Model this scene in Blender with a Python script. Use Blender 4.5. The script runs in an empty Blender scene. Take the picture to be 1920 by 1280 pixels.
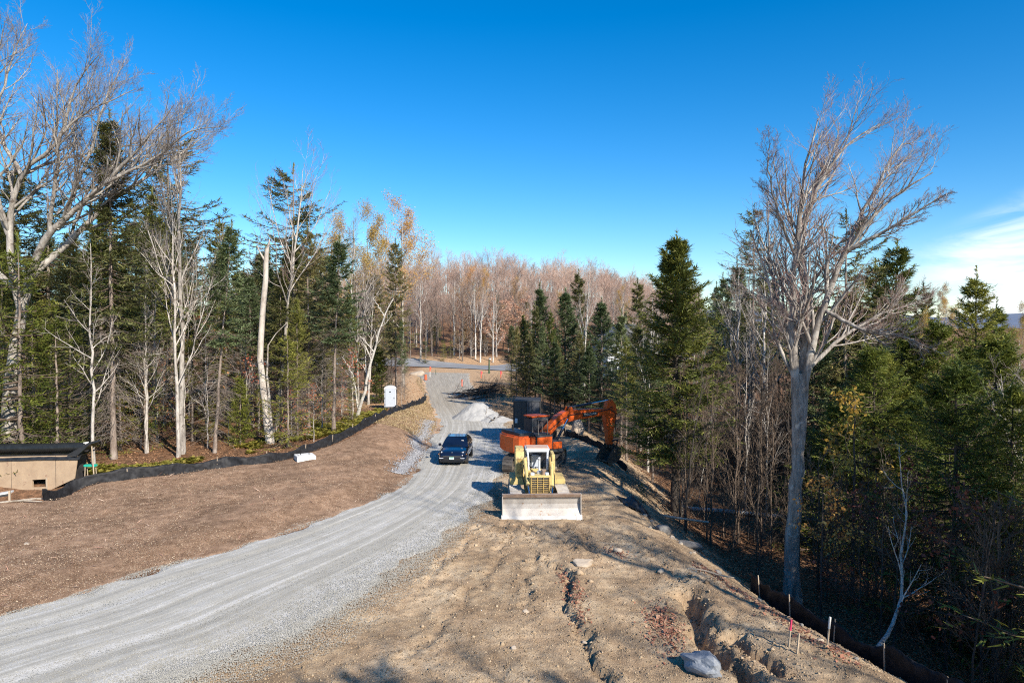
import bpy, bmesh, math, random
import numpy as np
from mathutils import Vector, Matrix

R_ = math.radians
SC = bpy.context.scene
COL = SC.collection
HC = 8.7                      # camera height over the gravel road (m)
FPX = 1297.0                  # focal length in photo pixels (1920 wide)
HOR = 612.0                   # horizon row in the photo

# ------------------------------------------------------------------ camera, sky, sun
cam_d = bpy.data.cameras.new("camera")
cam_d.sensor_width = 36.0
cam_d.lens = 36.0 * FPX / 1920.0
cam_d.clip_start = 0.1
cam_d.clip_end = 12000
cam = bpy.data.objects.new("camera", cam_d)
COL.objects.link(cam)
cam.location = (0, 0, HC)
cam.rotation_euler = (R_(90) - math.atan((640 - HOR) / FPX), 0, 0)
SC.camera = cam

SUN_EL = R_(33)
SUN_AZ = (0.60, -0.80)        # horizontal direction towards the sun
W = bpy.data.worlds.new("World")
SC.world = W
W.use_nodes = True
nt = W.node_tree
nt.nodes.clear()
wo = nt.nodes.new("ShaderNodeOutputWorld")
bg = nt.nodes.new("ShaderNodeBackground")
sky = nt.nodes.new("ShaderNodeTexSky")
sky.sky_type = 'NISHITA'
sky.sun_disc = False
sky.sun_elevation = SUN_EL
sky.sun_rotation = math.atan2(SUN_AZ[0], SUN_AZ[1])
sky.altitude = 300
sky.air_density = 1.0
sky.dust_density = 0.2
sky.ozone_density = 4.0
hs = nt.nodes.new("ShaderNodeHueSaturation")
hs.inputs['Saturation'].default_value = 1.40
hs.inputs['Hue'].default_value = 0.501
hs.inputs['Value'].default_value = 1.16
nt.links.new(sky.outputs[0], hs.inputs['Color'])
# thin cirrus low in the sky, as a function of the viewing direction in the world
tc = nt.nodes.new("ShaderNodeTexCoord")
sep = nt.nodes.new("ShaderNodeSeparateXYZ")
nt.links.new(tc.outputs['Generated'], sep.inputs[0])
mp = nt.nodes.new("ShaderNodeMapping")
mp.inputs['Rotation'].default_value = (0, R_(-14), 0)
mp.inputs['Scale'].default_value = (3.0, 3.0, 15.0)
nt.links.new(tc.outputs['Generated'], mp.inputs[0])
cn = nt.nodes.new("ShaderNodeTexNoise")
cn.inputs['Scale'].default_value = 1.6
cn.inputs['Detail'].default_value = 7
cn.inputs['Roughness'].default_value = 0.58
cn.inputs['Distortion'].default_value = 0.5
nt.links.new(mp.outputs[0], cn.inputs['Vector'])


def wmath(op, a, b=None, clamp=False):
    n = nt.nodes.new("ShaderNodeMath")
    n.operation = op
    n.use_clamp = clamp
    for i, v in enumerate((a, b)):
        if v is None:
            continue
        if hasattr(v, 'links'):
            nt.links.new(v, n.inputs[i])
        else:
            n.inputs[i].default_value = v
    return n.outputs[0]


def wrange(v, a, b):
    n = nt.nodes.new("ShaderNodeMapRange")
    n.interpolation_type = 'SMOOTHSTEP'
    nt.links.new(v, n.inputs[0])
    n.inputs[1].default_value = a
    n.inputs[2].default_value = b
    return n.outputs[0]


# cloud bank to the east: azimuth x/y from 0.58 rightwards, elevation 2..10 degrees
az = wmath('ARCTAN2', sep.outputs[0], sep.outputs[1])
top = wmath('ADD', wmath('MULTIPLY', az, 0.46), -0.138)      # the bank climbs to the right
mask = wmath('MULTIPLY', wrange(wmath('SUBTRACT', top, sep.outputs[2]), -0.012, 0.045), wrange(az, 0.46, 0.62))
mask = wmath('MULTIPLY', mask, wrange(az, 2.1, 1.6))
cl = wmath('MULTIPLY', wrange(cn.outputs[0], 0.34, 0.62), mask)
cl = wmath('MULTIPLY', cl, 0.85)
mx = nt.nodes.new("ShaderNodeMix")
mx.data_type = 'RGBA'
nt.links.new(cl, mx.inputs[0])
nt.links.new(hs.outputs[0], mx.inputs[6])
mx.inputs[7].default_value = (8.2, 8.6, 9.0, 1)
nt.links.new(mx.outputs[2], bg.inputs['Color'])
bg.inputs['Strength'].default_value = 0.10
nt.links.new(bg.outputs[0], wo.inputs['Surface'])

sun_d = bpy.data.lights.new("sun", 'SUN')
sun_d.energy = 5.0
sun_d.angle = R_(0.53)
sun_d.color = (1.0, 0.92, 0.80)
sun = bpy.data.objects.new("sun", sun_d)
COL.objects.link(sun)
sv = Vector((SUN_AZ[0] * math.cos(SUN_EL), SUN_AZ[1] * math.cos(SUN_EL), math.sin(SUN_EL)))
sun.rotation_euler = sv.to_track_quat('Z', 'Y').to_euler()
sun.location = (20, -30, 40)

SC.view_settings.view_transform = 'Standard'
SC.view_settings.look = 'None'
SC.view_settings.exposure = 0.66
SC.view_settings.gamma = 1.0
SC.view_settings.use_curve_mapping = False
SC.render.engine = 'CYCLES'
SC.cycles.max_bounces = 6
SC.cycles.diffuse_bounces = 3
SC.cycles.transparent_max_bounces = 8
SC.cycles.use_denoising = False
SC.cycles.filter_width = 1.1
SC.cycles.sample_clamp_indirect = 3.0

# ------------------------------------------------------------------ helpers: noise, meshes, tags
_rs = np.random.RandomState(7)
_LAT = _rs.rand(256, 256)


def vnoise(x, y):
    x = np.asarray(x, float); y = np.asarray(y, float)
    xi = np.floor(x).astype(int); yi = np.floor(y).astype(int)
    fx = x - xi; fy = y - yi
    fx = fx * fx * (3 - 2 * fx); fy = fy * fy * (3 - 2 * fy)
    a = _LAT[xi & 255, yi & 255]; b = _LAT[(xi + 1) & 255, yi & 255]
    c = _LAT[xi & 255, (yi + 1) & 255]; d = _LAT[(xi + 1) & 255, (yi + 1) & 255]
    return (a * (1 - fx) + b * fx) * (1 - fy) + (c * (1 - fx) + d * fx) * fy - 0.5


def fbm(x, y, oct=4, f=1.0, g=0.5):
    s = 0; a = 1.0
    for i in range(oct):
        s = s + a * vnoise(x * f + 17.3 * i, y * f + 9.1 * i)
        a *= g; f *= 2.03
    return s


def sstep(a, b, x):
    t = np.clip((np.asarray(x, float) - a) / (b - a), 0, 1)
    return t * t * (3 - 2 * t)


def at(x, y, z=0.0):
    """photo pixel -> point of the horizontal plane at height z"""
    D = (HC - z) * FPX / (y - HOR)
    return ((x - 960) / FPX * D, D)


def np_mesh(name, V, T=None, Q=None, mats=(), mt=None, mq=None, fattr=None, pattr=None, smooth=False):
    me = bpy.data.meshes.new(name)
    V = np.asarray(V, np.float32)
    me.vertices.add(len(V))
    me.vertices.foreach_set("co", V.ravel())
    loops = []; starts = []; n = 0; nf = 0
    for F, k in ((T, 3), (Q, 4)):
        if F is not None and len(F):
            F = np.asarray(F, np.int32)
            loops.append(F.ravel())
            starts.append(np.arange(len(F), dtype=np.int32) * k + n)
            n += F.size; nf += len(F)
    me.loops.add(n)
    me.loops.foreach_set("vertex_index", np.concatenate(loops))
    me.polygons.add(nf)
    me.polygons.foreach_set("loop_start", np.concatenate(starts))
    for m in mats:
        me.materials.append(m)
    mi = []
    for F, a in ((T, mt), (Q, mq)):
        if F is not None and len(F):
            mi.append(np.zeros(len(F), np.int32) if a is None else np.broadcast_to(np.asarray(a, np.int32), (len(F),)))
    me.polygons.foreach_set("material_index", np.ascontiguousarray(np.concatenate(mi)))
    if smooth:
        me.polygons.foreach_set("use_smooth", np.ones(nf, bool))
    for k, a in (fattr or {}).items():
        at_ = me.attributes.new(k, 'FLOAT', 'FACE')
        at_.data.foreach_set("value", np.asarray(a, np.float32))
    for k, a in (pattr or {}).items():
        at_ = me.attributes.new(k, 'FLOAT', 'POINT')
        at_.data.foreach_set("value", np.asarray(a, np.float32))
    me.update(calc_edges=True)
    return me


def link(name, me, parent=None, loc=None, rot=None):
    o = bpy.data.objects.new(name, me)
    COL.objects.link(o)
    if parent is not None:
        o.parent = parent
    if loc is not None:
        o.location = loc
    if rot is not None:
        o.rotation_euler = rot
    return o


def tag(o, label=None, cat=None, group=None, kind=None):
    if label: o['label'] = label
    if cat: o['category'] = cat
    if group: o['group'] = group
    if kind: o['kind'] = kind
    return o


def thing(name, label, cat, loc=(0, 0, 0), rz=0.0, group=None, s=1.0):
    o = bpy.data.objects.new(name, None)
    COL.objects.link(o)
    o.empty_display_size = 0.3
    o.location = loc
    o.rotation_euler = (0, 0, rz)
    o.scale = (s, s, s)
    return tag(o, label, cat, group)


class MB:
    """collects polygons for one mesh; faces carry a material slot"""

    def __init__(s):
        s.v = []; s.f = []; s.m = []

    def add(s, vs, fs, mi=0):
        b = len(s.v)
        s.v += [tuple(p) for p in vs]
        for f in fs:
            s.f.append([b + i for i in f]); s.m.append(mi)
        return s

    def box(s, x0, x1, y0, y1, z0, z1, mi=0, M=None, taper=None):
        vs = [Vector((x, y, z)) for z in (z0, z1) for y in (y0, y1) for x in (x0, x1)]
        if taper:
            cx, cy = (x0 + x1) / 2, (y0 + y1) / 2
            for v in vs[4:]:
                v.x = cx + (v.x - cx) * taper[0]; v.y = cy + (v.y - cy) * taper[1]
        if M: vs = [M @ v for v in vs]
        return s.add(vs, [(0, 2, 3, 1), (4, 5, 7, 6), (0, 1, 5, 4), (2, 6, 7, 3), (0, 4, 6, 2), (1, 3, 7, 5)], mi)

    def prism(s, poly, a0, a1, axis='y', mi=0, M=None):
        """extrude a 2-D outline; axis y: poly=(x,z); axis x: poly=(y,z); axis z: poly=(x,y)"""
        def P(p, a):
            return {'y': (p[0], a, p[1]), 'x': (a, p[0], p[1]), 'z': (p[0], p[1], a)}[axis]
        n = len(poly)
        vs = [Vector(P(p, a0)) for p in poly] + [Vector(P(p, a1)) for p in poly]
        if M: vs = [M @ v for v in vs]
        fs = [tuple(range(n)), tuple(range(2 * n - 1, n - 1, -1))]
        fs += [(i, i + n, (i + 1) % n + n, (i + 1) % n) for i in range(n)]
        return s.add(vs, fs, mi)

    def cyl(s, p0, p1, r0, r1=None, n=12, mi=0, cap=True):
        p0 = Vector(p0); p1 = Vector(p1); r1 = r0 if r1 is None else r1
        t = (p1 - p0).normalized()
        a = t.orthogonal().normalized(); b = t.cross(a)
        vs = []
        for p, r in ((p0, r0), (p1, r1)):
            for i in range(n):
                q = 2 * math.pi * i / n
                vs.append(p + (a * math.cos(q) + b * math.sin(q)) * r)
        fs = [(i, (i + 1) % n, (i + 1) % n + n, i + n) for i in range(n)]
        if cap:
            fs += [tuple(range(n - 1, -1, -1)), tuple(range(n, 2 * n))]
        return s.add(vs, fs, mi)

    def tube(s, pts, r, n=8, mi=0):
        for a, b in zip(pts, pts[1:]):
            s.cyl(a, b, r, r, n, mi)
        return s

    def build(s, name, mats, parent=None, bevel=0.0, smooth=False, loc=None, rot=None, seg=2):
        me = bpy.data.meshes.new(name)
        me.from_pydata(s.v, [], s.f)
        mats = mats if isinstance(mats, (list, tuple)) else [mats]
        for m in mats:
            me.materials.append(m)
        me.polygons.foreach_set("material_index", s.m)
        bm = bmesh.new(); bm.from_mesh(me)
        bmesh.ops.recalc_face_normals(bm, faces=bm.faces)
        if bevel > 0:
            es = [e for e in bm.edges if len(e.link_faces) == 2 and e.calc_face_angle(0) > 0.6]
            bmesh.ops.bevel(bm, geom=es, offset=bevel, segments=seg, affect='EDGES', clamp_overlap=True)
        bm.to_mesh(me); bm.free()
        if smooth:
            me.polygons.foreach_set("use_smooth", [True] * len(me.polygons))
        return link(name, me, parent, loc, rot)


# ------------------------------------------------------------------ materials
def nodes(name):
    m = bpy.data.materials.new(name)
    m.use_nodes = True
    t = m.node_tree
    return m, t, t.nodes["Principled BSDF"]


def N(t, kind, **kw):
    n = t.nodes.new(kind)
    for k, v in kw.items():
        if k in n.inputs:
            n.inputs[k].default_value = v
        else:
            setattr(n, k, v)
    return n


def ramp(t, fac, stops):
    n = t.nodes.new("ShaderNodeValToRGB")
    cr = n.color_ramp
    while len(cr.elements) < len(stops):
        cr.elements.new(0.5)
    for e, (p, c) in zip(cr.elements, stops):
        e.position = p; e.color = (*c, 1)
    t.links.new(fac, n.inputs[0])
    return n.outputs[0]


def mixc(t, fac, a, b):
    n = t.nodes.new("ShaderNodeMix"); n.data_type = 'RGBA'
    for i, v in ((0, fac), (6, a), (7, b)):
        if hasattr(v, 'links'): t.links.new(v, n.inputs[i])
        elif isinstance(v, tuple): n.inputs[i].default_value = (*v, 1)
        else: n.inputs[i].default_value = v
    return n.outputs[2]


def mth(t, op, a, b=0.0, clamp=False):
    n = t.nodes.new("ShaderNodeMath"); n.operation = op; n.use_clamp = clamp
    for i, v in enumerate((a, b)):
        if hasattr(v, 'links'): t.links.new(v, n.inputs[i])
        else: n.inputs[i].default_value = v
    return n.outputs[0]


def mrange(t, v, a, b, c=0.0, d=1.0):
    n = t.nodes.new("ShaderNodeMapRange"); n.interpolation_type = 'SMOOTHSTEP'
    t.links.new(v, n.inputs[0])
    for i, x in zip((1, 2, 3, 4), (a, b, c, d)): n.inputs[i].default_value = x
    return n.outputs[0]


def attr(t, name):
    n = t.nodes.new("ShaderNodeAttribute"); n.attribute_name = name
    return n.outputs['Fac']


def noi(t, vec, scale, detail=4, rough=0.55, dist=0.0):
    n = N(t, "ShaderNodeTexNoise", Scale=scale, Detail=detail, Roughness=rough, Distortion=dist)
    if vec is not None: t.links.new(vec, n.inputs['Vector'])
    return n.outputs[0]


def bump(t, bsdf, h, strength, dist):
    b = N(t, "ShaderNodeBump", Strength=strength, Distance=dist)
    t.links.new(h, b.inputs['Height'])
    t.links.new(b.outputs[0], bsdf.inputs['Normal'])


def mat(name, c1, c2=None, scale=6.0, rough=0.6, metal=0.0, bmp=0.0, spots=None, coat=0.0, spec=0.5, scale_z=1.0):
    """plain coloured material with noise wear between c1 and c2"""
    m, t, b = nodes(name)
    co = t.nodes.new("ShaderNodeTexCoord")
    v = co.outputs['Object']
    if scale_z != 1.0:
        mpn = N(t, "ShaderNodeMapping"); mpn.inputs['Scale'].default_value = (1, 1, scale_z)
        t.links.new(v, mpn.inputs[0]); v = mpn.outputs[0]
    n = noi(t, v, scale, 6, 0.62)
    col = ramp(t, n, [(0.33, c1), (0.68, c2 or tuple(x * 0.8 for x in c1))])
    if spots:
        n2 = noi(t, v, spots[1], 5, 0.65)
        col = mixc(t, mrange(t, n2, spots[2], spots[2] + 0.08), col, spots[0])
    t.links.new(col, b.inputs['Base Color'])
    b.inputs['Roughness'].default_value = rough
    b.inputs['Metallic'].default_value = metal
    b.inputs['Coat Weight'].default_value = coat
    b.inputs['Specular IOR Level'].default_value = spec
    if bmp: bump(t, b, n, bmp, 0.02)
    return m


def leaf_mat(name, c1, c2, c3=None, trans=0.25, rough=0.55, vary=0.36):
    """foliage: colour by a random value per leaf and per tree, a little light let through"""
    m, t, b = nodes(name)
    oi = t.nodes.new("ShaderNodeObjectInfo")
    stops = [(0.0, c1), (0.6, c2), (1.0, c3 or c2)]
    col = ramp(t, attr(t, "var"), stops)
    h = N(t, "ShaderNodeHueSaturation")
    t.links.new(col, h.inputs['Color'])
    t.links.new(mth(t, 'ADD', mth(t, 'MULTIPLY', oi.outputs['Random'], vary * 2), 1 - vary), h.inputs['Value'])
    t.links.new(mth(t, 'ADD', mth(t, 'MULTIPLY', oi.outputs['Random'], -0.05), 0.525), h.inputs['Hue'])
    t.links.new(h.outputs[0], b.inputs['Base Color'])
    b.inputs['Roughness'].default_value = rough
    b.inputs['Specular IOR Level'].default_value = 0.3
    tr = N(t, "ShaderNodeBsdfTranslucent")
    t.links.new(h.outputs[0], tr.inputs['Color'])
    ms = N(t, "ShaderNodeMixShader"); ms.inputs[0].default_value = trans
    t.links.new(b.outputs[0], ms.inputs[1]); t.links.new(tr.outputs[0], ms.inputs[2])
    t.links.new(ms.outputs[0], t.nodes["Material Output"].inputs['Surface'])
    return m


def bark_mat(name, c1, c2, c3, sc=3.0, vz=0.35, patch=None, vary=0.2):
    m, t, b = nodes(name)
    co = t.nodes.new("ShaderNodeTexCoord")
    oi = t.nodes.new("ShaderNodeObjectInfo")
    mpn = N(t, "ShaderNodeMapping"); mpn.inputs['Scale'].default_value = (1, 1, vz)
    t.links.new(co.outputs['Object'], mpn.inputs[0])
    n = noi(t, mpn.outputs[0], sc, 6, 0.65)
    n2 = noi(t, mpn.outputs[0], sc * 7, 4, 0.7)
    f = mth(t, 'ADD', mth(t, 'MULTIPLY', n, 0.65), mth(t, 'MULTIPLY', n2, 0.35))
    col = ramp(t, f, [(0.36, c1), (0.5, c2), (0.63, c3)])
    if patch:
        n3 = noi(t, co.outputs['Object'], patch[1], 3, 0.6)
        col = mixc(t, mrange(t, n3, patch[2], patch[2] + 0.07), col, patch[0])
    h = N(t, "ShaderNodeHueSaturation")
    t.links.new(col, h.inputs['Color'])
    t.links.new(mth(t, 'ADD', mth(t, 'MULTIPLY', oi.outputs['Random'], vary * 2), 1 - vary), h.inputs['Value'])
    t.links.new(h.outputs[0], b.inputs['Base Color'])
    b.inputs['Roughness'].default_value = 0.85
    b.inputs['Specular IOR Level'].default_value = 0.2
    bump(t, b, f, 0.6, 0.03)
    return m


MT = {}
MT['bark_grey'] = bark_mat('bark_grey', (0.14, 0.12, 0.105), (0.36, 0.325, 0.285), (0.56, 0.52, 0.465), 4.5, 0.3, ((0.14, 0.115, 0.095), 2.4, 0.57))
MT['bark_maple'] = bark_mat('bark_maple', (0.095, 0.08, 0.07), (0.27, 0.24, 0.21), (0.47, 0.43, 0.385), 5.0, 0.16, ((0.46, 0.43, 0.385), 1.6, 0.58))
MT['bark_spruce'] = bark_mat('bark_spruce', (0.10, 0.075, 0.06), (0.24, 0.19, 0.155), (0.36, 0.31, 0.265), 4.0, 0.4)
MT['bark_dark'] = bark_mat('bark_dark', (0.03, 0.025, 0.021), (0.075, 0.062, 0.052), (0.15, 0.125, 0.105), 4.0, 0.4)
MT['bark_birch'] = bark_mat('bark_birch', (0.14, 0.12, 0.10), (0.50, 0.47, 0.42), (0.62, 0.59, 0.54), 3.0, 2.2)
MT['bark_snag'] = bark_mat('bark_snag', (0.22, 0.18, 0.15), (0.45, 0.40, 0.345), (0.58, 0.53, 0.47), 3.0, 0.25)
MT['twig_grey'] = bark_mat('twig_grey', (0.17, 0.14, 0.125), (0.27, 0.225, 0.20), (0.38, 0.33, 0.30), 1.5, 1.0)
MT['twig_red'] = bark_mat('twig_red', (0.15, 0.095, 0.082), (0.235, 0.155, 0.135), (0.33, 0.24, 0.21), 0.8, 1.0)
MT['bark_far'] = bark_mat('bark_far', (0.075, 0.06, 0.05), (0.16, 0.13, 0.108), (0.25, 0.215, 0.18), 3.0, 0.3)
MT['twig_far'] = bark_mat('twig_far', (0.20, 0.16, 0.14), (0.37, 0.25, 0.195), (0.52, 0.41, 0.335), 0.05, 1.0)
MT['twig_dead'] = bark_mat('twig_dead', (0.10, 0.078, 0.062), (0.19, 0.155, 0.128), (0.30, 0.25, 0.21), 1.5, 1.0)
MT['twig_brown'] = bark_mat('twig_brown', (0.07, 0.05, 0.036), (0.13, 0.095, 0.07), (0.21, 0.16, 0.12), 1.0, 1.0)
MT['needle'] = leaf_mat('needle', (0.050, 0.065, 0.020), (0.127, 0.151, 0.035), (0.253, 0.242, 0.049), 0.2)
MT['needle_dark'] = leaf_mat('needle_dark', (0.059, 0.068, 0.026), (0.124, 0.130, 0.044), (0.242, 0.213, 0.070), 0.15)
MT['needle_fir'] = leaf_mat('needle_fir', (0.042, 0.065, 0.030), (0.096, 0.133, 0.057), (0.194, 0.226, 0.101), 0.15)
MT['needle_light'] = leaf_mat('needle_light', (0.083, 0.109, 0.021), (0.179, 0.201, 0.034), (0.303, 0.288, 0.055), 0.3)
MT['needle_hem'] = leaf_mat('needle_hem', (0.049, 0.072, 0.018), (0.137, 0.167, 0.031), (0.263, 0.272, 0.049), 0.25)
MT['leaf_orange'] = leaf_mat('leaf_orange', (0.444, 0.241, 0.056), (0.581, 0.362, 0.096), (0.656, 0.483, 0.180), 0.35)
MT['leaf_tan'] = leaf_mat('leaf_tan', (0.30, 0.18, 0.10), (0.44, 0.29, 0.17), (0.55, 0.40, 0.25), 0.3)
MT['leaf_copper'] = leaf_mat('leaf_copper', (0.230, 0.086, 0.039), (0.414, 0.172, 0.077), (0.529, 0.253, 0.121), 0.3)
MT['leaf_gold'] = leaf_mat('leaf_gold', (0.40, 0.19, 0.045), (0.58, 0.32, 0.07), (0.66, 0.44, 0.13), 0.35)
MT['leaf_red'] = leaf_mat('leaf_red', (0.10, 0.03, 0.022), (0.18, 0.055, 0.04), (0.27, 0.10, 0.07), 0.3)
MT['fern'] = leaf_mat('fern', (0.17, 0.16, 0.03), (0.36, 0.30, 0.06), (0.46, 0.30, 0.09), 0.3)
MT['litter'] = leaf_mat('litter', (0.169, 0.081, 0.043), (0.351, 0.176, 0.094), (0.494, 0.286, 0.163), 0.1, 0.8)
MT['litter_red'] = leaf_mat('litter_red', (0.24, 0.085, 0.055), (0.36, 0.16, 0.105), (0.46, 0.28, 0.19), 0.1, 0.8)
MT['chips'] = leaf_mat('chips', (0.142, 0.081, 0.048), (0.320, 0.203, 0.129), (0.591, 0.473, 0.333), 0.0, 0.85)
MT['chips_pale'] = leaf_mat('chips_pale', (0.38, 0.22, 0.12), (0.52, 0.36, 0.2), (0.62, 0.46, 0.28), 0.0, 0.85)
MT['stones'] = leaf_mat('stones', (0.294, 0.280, 0.251), (0.412, 0.394, 0.352), (0.568, 0.541, 0.484), 0.0, 0.85)
MT['rubble'] = leaf_mat('rubble', (0.13, 0.13, 0.135), (0.24, 0.24, 0.25), (0.40, 0.39, 0.39), 0.0, 0.9)
MT['clods'] = leaf_mat('clods', (0.176, 0.122, 0.077), (0.312, 0.224, 0.144), (0.468, 0.358, 0.240), 0.0, 0.9)
MT['yellow'] = mat('yellow_paint', (0.62, 0.47, 0.17), (0.50, 0.385, 0.17), 4, 0.6, spots=((0.24, 0.175, 0.10), 7, 0.57), bmp=0.05)
MT['yellow_dark'] = mat('yellow_worn', (0.48, 0.32, 0.09), (0.30, 0.20, 0.07), 8, 0.6, spots=((0.10, 0.06, 0.035), 9, 0.56))
MT['white_metal'] = mat('white_metal', (0.60, 0.62, 0.64), (0.48, 0.50, 0.52), 7, 0.45, spots=((0.25, 0.18, 0.13), 10, 0.66))
MT['blade'] = mat('blade_steel', (0.44, 0.41, 0.375), (0.34, 0.305, 0.27), 3.0, 0.5, metal=0.2, spots=((0.26, 0.175, 0.115), 2.6, 0.60), bmp=0.1)
MT['blade_edge'] = mat('edge_steel', (0.52, 0.50, 0.47), (0.42, 0.40, 0.37), 5.0, 0.45, metal=0.2)
MT['rust_top'] = mat('rusty_steel', (0.26, 0.165, 0.11), (0.38, 0.29, 0.23), 5.0, 0.6, metal=0.2)
MT['black'] = mat('black_steel', (0.022, 0.022, 0.024), (0.045, 0.042, 0.04), 5, 0.5, bmp=0.05)
MT['rubber'] = mat('rubber', (0.02, 0.02, 0.02), (0.05, 0.045, 0.04), 6, 0.8)
MT['track'] = mat('track_steel', (0.07, 0.06, 0.05), (0.17, 0.145, 0.12), 5, 0.6, metal=0.3)
MT['track_dusty'] = mat('track_dusty', (0.40, 0.36, 0.32), (0.52, 0.48, 0.43), 4, 0.6, metal=0.2)
MT['orange'] = mat('orange_paint', (0.78, 0.125, 0.016), (0.62, 0.10, 0.016), 3, 0.45, coat=0.15, spots=((0.42, 0.15, 0.06), 5.0, 0.60))
MT['dark_grey'] = mat('dark_grey_paint', (0.035, 0.042, 0.05), (0.055, 0.06, 0.066), 5, 0.5)
MT['chrome'] = mat('chrome', (0.75, 0.75, 0.76), (0.65, 0.65, 0.66), 3, 0.15, metal=1.0)
MT['hose'] = mat('hose_rubber', (0.015, 0.015, 0.015), (0.03, 0.03, 0.03), 8, 0.6)
MT['roller'] = mat('roller_steel', (0.30, 0.25, 0.20), (0.20, 0.17, 0.14), 6, 0.6)
MT['glass'] = mat('dark_glass', (0.010, 0.014, 0.020), (0.014, 0.018, 0.026), 1, 0.06, spec=0.8)
MT['navy'] = mat('navy_paint', (0.006, 0.010, 0.026), (0.008, 0.013, 0.032), 2, 0.22, coat=1.0, metal=0.25)
MT['trim'] = mat('black_trim', (0.012, 0.012, 0.013), (0.02, 0.02, 0.02), 8, 0.45)
MT['alloy'] = mat('alloy', (0.30, 0.30, 0.31), (0.22, 0.22, 0.23), 3, 0.35, metal=0.8)
MT['lamp_glass'] = mat('lamp_glass', (0.72, 0.74, 0.78), (0.6, 0.62, 0.66), 9, 0.08, spec=0.9)
MT['amber'] = mat('amber_lens', (0.7, 0.24, 0.02), (0.6, 0.2, 0.02), 9, 0.2)
MT['plate'] = mat('plate_white', (0.62, 0.80, 0.74), (0.58, 0.76, 0.7), 9, 0.4)
MT['plate_green'] = mat('plate_green', (0.03, 0.22, 0.14), (0.03, 0.2, 0.12), 9, 0.4)
MT['white_plastic'] = mat('white_plastic', (0.56, 0.58, 0.62), (0.48, 0.50, 0.54), 3, 0.5)
MT['grey_plastic'] = mat('grey_plastic', (0.46, 0.50, 0.56), (0.42, 0.46, 0.52), 3, 0.4)
MT['concrete'] = mat('white_concrete', (0.72, 0.71, 0.68), (0.64, 0.63, 0.60), 6, 0.7, bmp=0.1)
MT['fabric'] = mat('silt_fabric', (0.012, 0.012, 0.013), (0.030, 0.030, 0.033), 5, 0.55, bmp=0.3, spec=0.15)
MT['stake'] = mat('stake_wood', (0.48, 0.38, 0.27), (0.36, 0.28, 0.20), 9, 0.8, scale_z=0.2)
MT['plywood'] = mat('plywood', (0.46, 0.335, 0.215), (0.36, 0.255, 0.165), 2.2, 0.75, spots=((0.30, 0.19, 0.125), 3.2, 0.60))
MT['ply_edge'] = mat('plywood_edge', (0.40, 0.30, 0.20), (0.30, 0.22, 0.15), 9, 0.8)
MT['tarp'] = mat('black_tarp', (0.014, 0.015, 0.016), (0.03, 0.032, 0.035), 4, 0.45, bmp=0.4)
MT['pipe'] = mat('black_pipe', (0.012, 0.014, 0.014), (0.024, 0.026, 0.026), 5, 0.4)
MT['teal'] = mat('teal_board', (0.02, 0.42, 0.31), (0.02, 0.36, 0.27), 5, 0.5)
MT['board'] = mat('white_board', (0.70, 0.68, 0.64), (0.58, 0.56, 0.52), 6, 0.6)
MT['orange_tape'] = mat('orange_plastic', (0.78, 0.13, 0.05), (0.66, 0.10, 0.04), 5, 0.5)
MT['pink'] = mat('pink_paint', (0.72, 0.06, 0.14), (0.6, 0.05, 0.12), 5, 0.6)
MT['green_post'] = mat('green_post', (0.05, 0.09, 0.045), (0.04, 0.07, 0.035), 5, 0.6)
MT['container'] = mat('dark_container', (0.022, 0.023, 0.025), (0.038, 0.039, 0.042), 2.5, 0.7, spots=((0.06, 0.06, 0.062), 3.0, 0.64))
MT['rock_tan'] = mat('rock_tan', (0.46, 0.38, 0.29), (0.34, 0.275, 0.21), 2.5, 0.85, bmp=0.5)
MT['rock_grey'] = mat('rock_grey', (0.24, 0.225, 0.20), (0.14, 0.13, 0.12), 3, 0.85, bmp=0.5, spots=((0.32, 0.30, 0.275), 6, 0.6))
MT['rock_blue'] = mat('rock_blue', (0.16, 0.18, 0.21), (0.31, 0.325, 0.345), 5, 0.85, bmp=0.6)
MT['siding'] = mat('white_siding', (0.50, 0.52, 0.54), (0.44, 0.46, 0.48), 2, 0.7)
MT['roof'] = mat('roof_shingle', (0.16, 0.16, 0.165), (0.11, 0.11, 0.115), 5, 0.8)
MT['log'] = bark_mat('log_bark', (0.20, 0.16, 0.12), (0.40, 0.34, 0.27), (0.56, 0.50, 0.41), 4.0, 1.0)

# ------------------------------------------------------------------ terrain
# crest of the dirt berm (its right-hand edge) from the photo, as X over Y
_cr = [(12.5, -10), (11.0, 5)] + [at(*p) for p in ((1640, 1280), (1480, 1180), (1330, 1085), (1240, 1010), (1180, 960))] + \
      [(5.3, 39), (5.8, 46), (5.2, 56), (3.5, 70), (1.0, 85), (0.0, 110), (0, 400)]
_crY = np.array([p[1] for p in _cr]); _crX = np.array([p[0] for p in _cr])
# road edges in the photo -> world
_le = [(-24.0, 12.0), (-21.5, 15)] + [at(*p) for p in ((0, 1155), (230, 1085), (430, 1030), (600, 975), (735, 920), (778, 868), (806, 822), (818, 796), (806, 762), (797, 735), (790, 712), (775, 698))]
_re = [(-13.0, 8.0), (-10.5, 12.5)] + [at(*p) for p in ((345, 1280), (530, 1210), (680, 1120), (800, 1040), (880, 972), (938, 905), (948, 850), (950, 806), (930, 775), (905, 745), (885, 722), (880, 700))]


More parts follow.
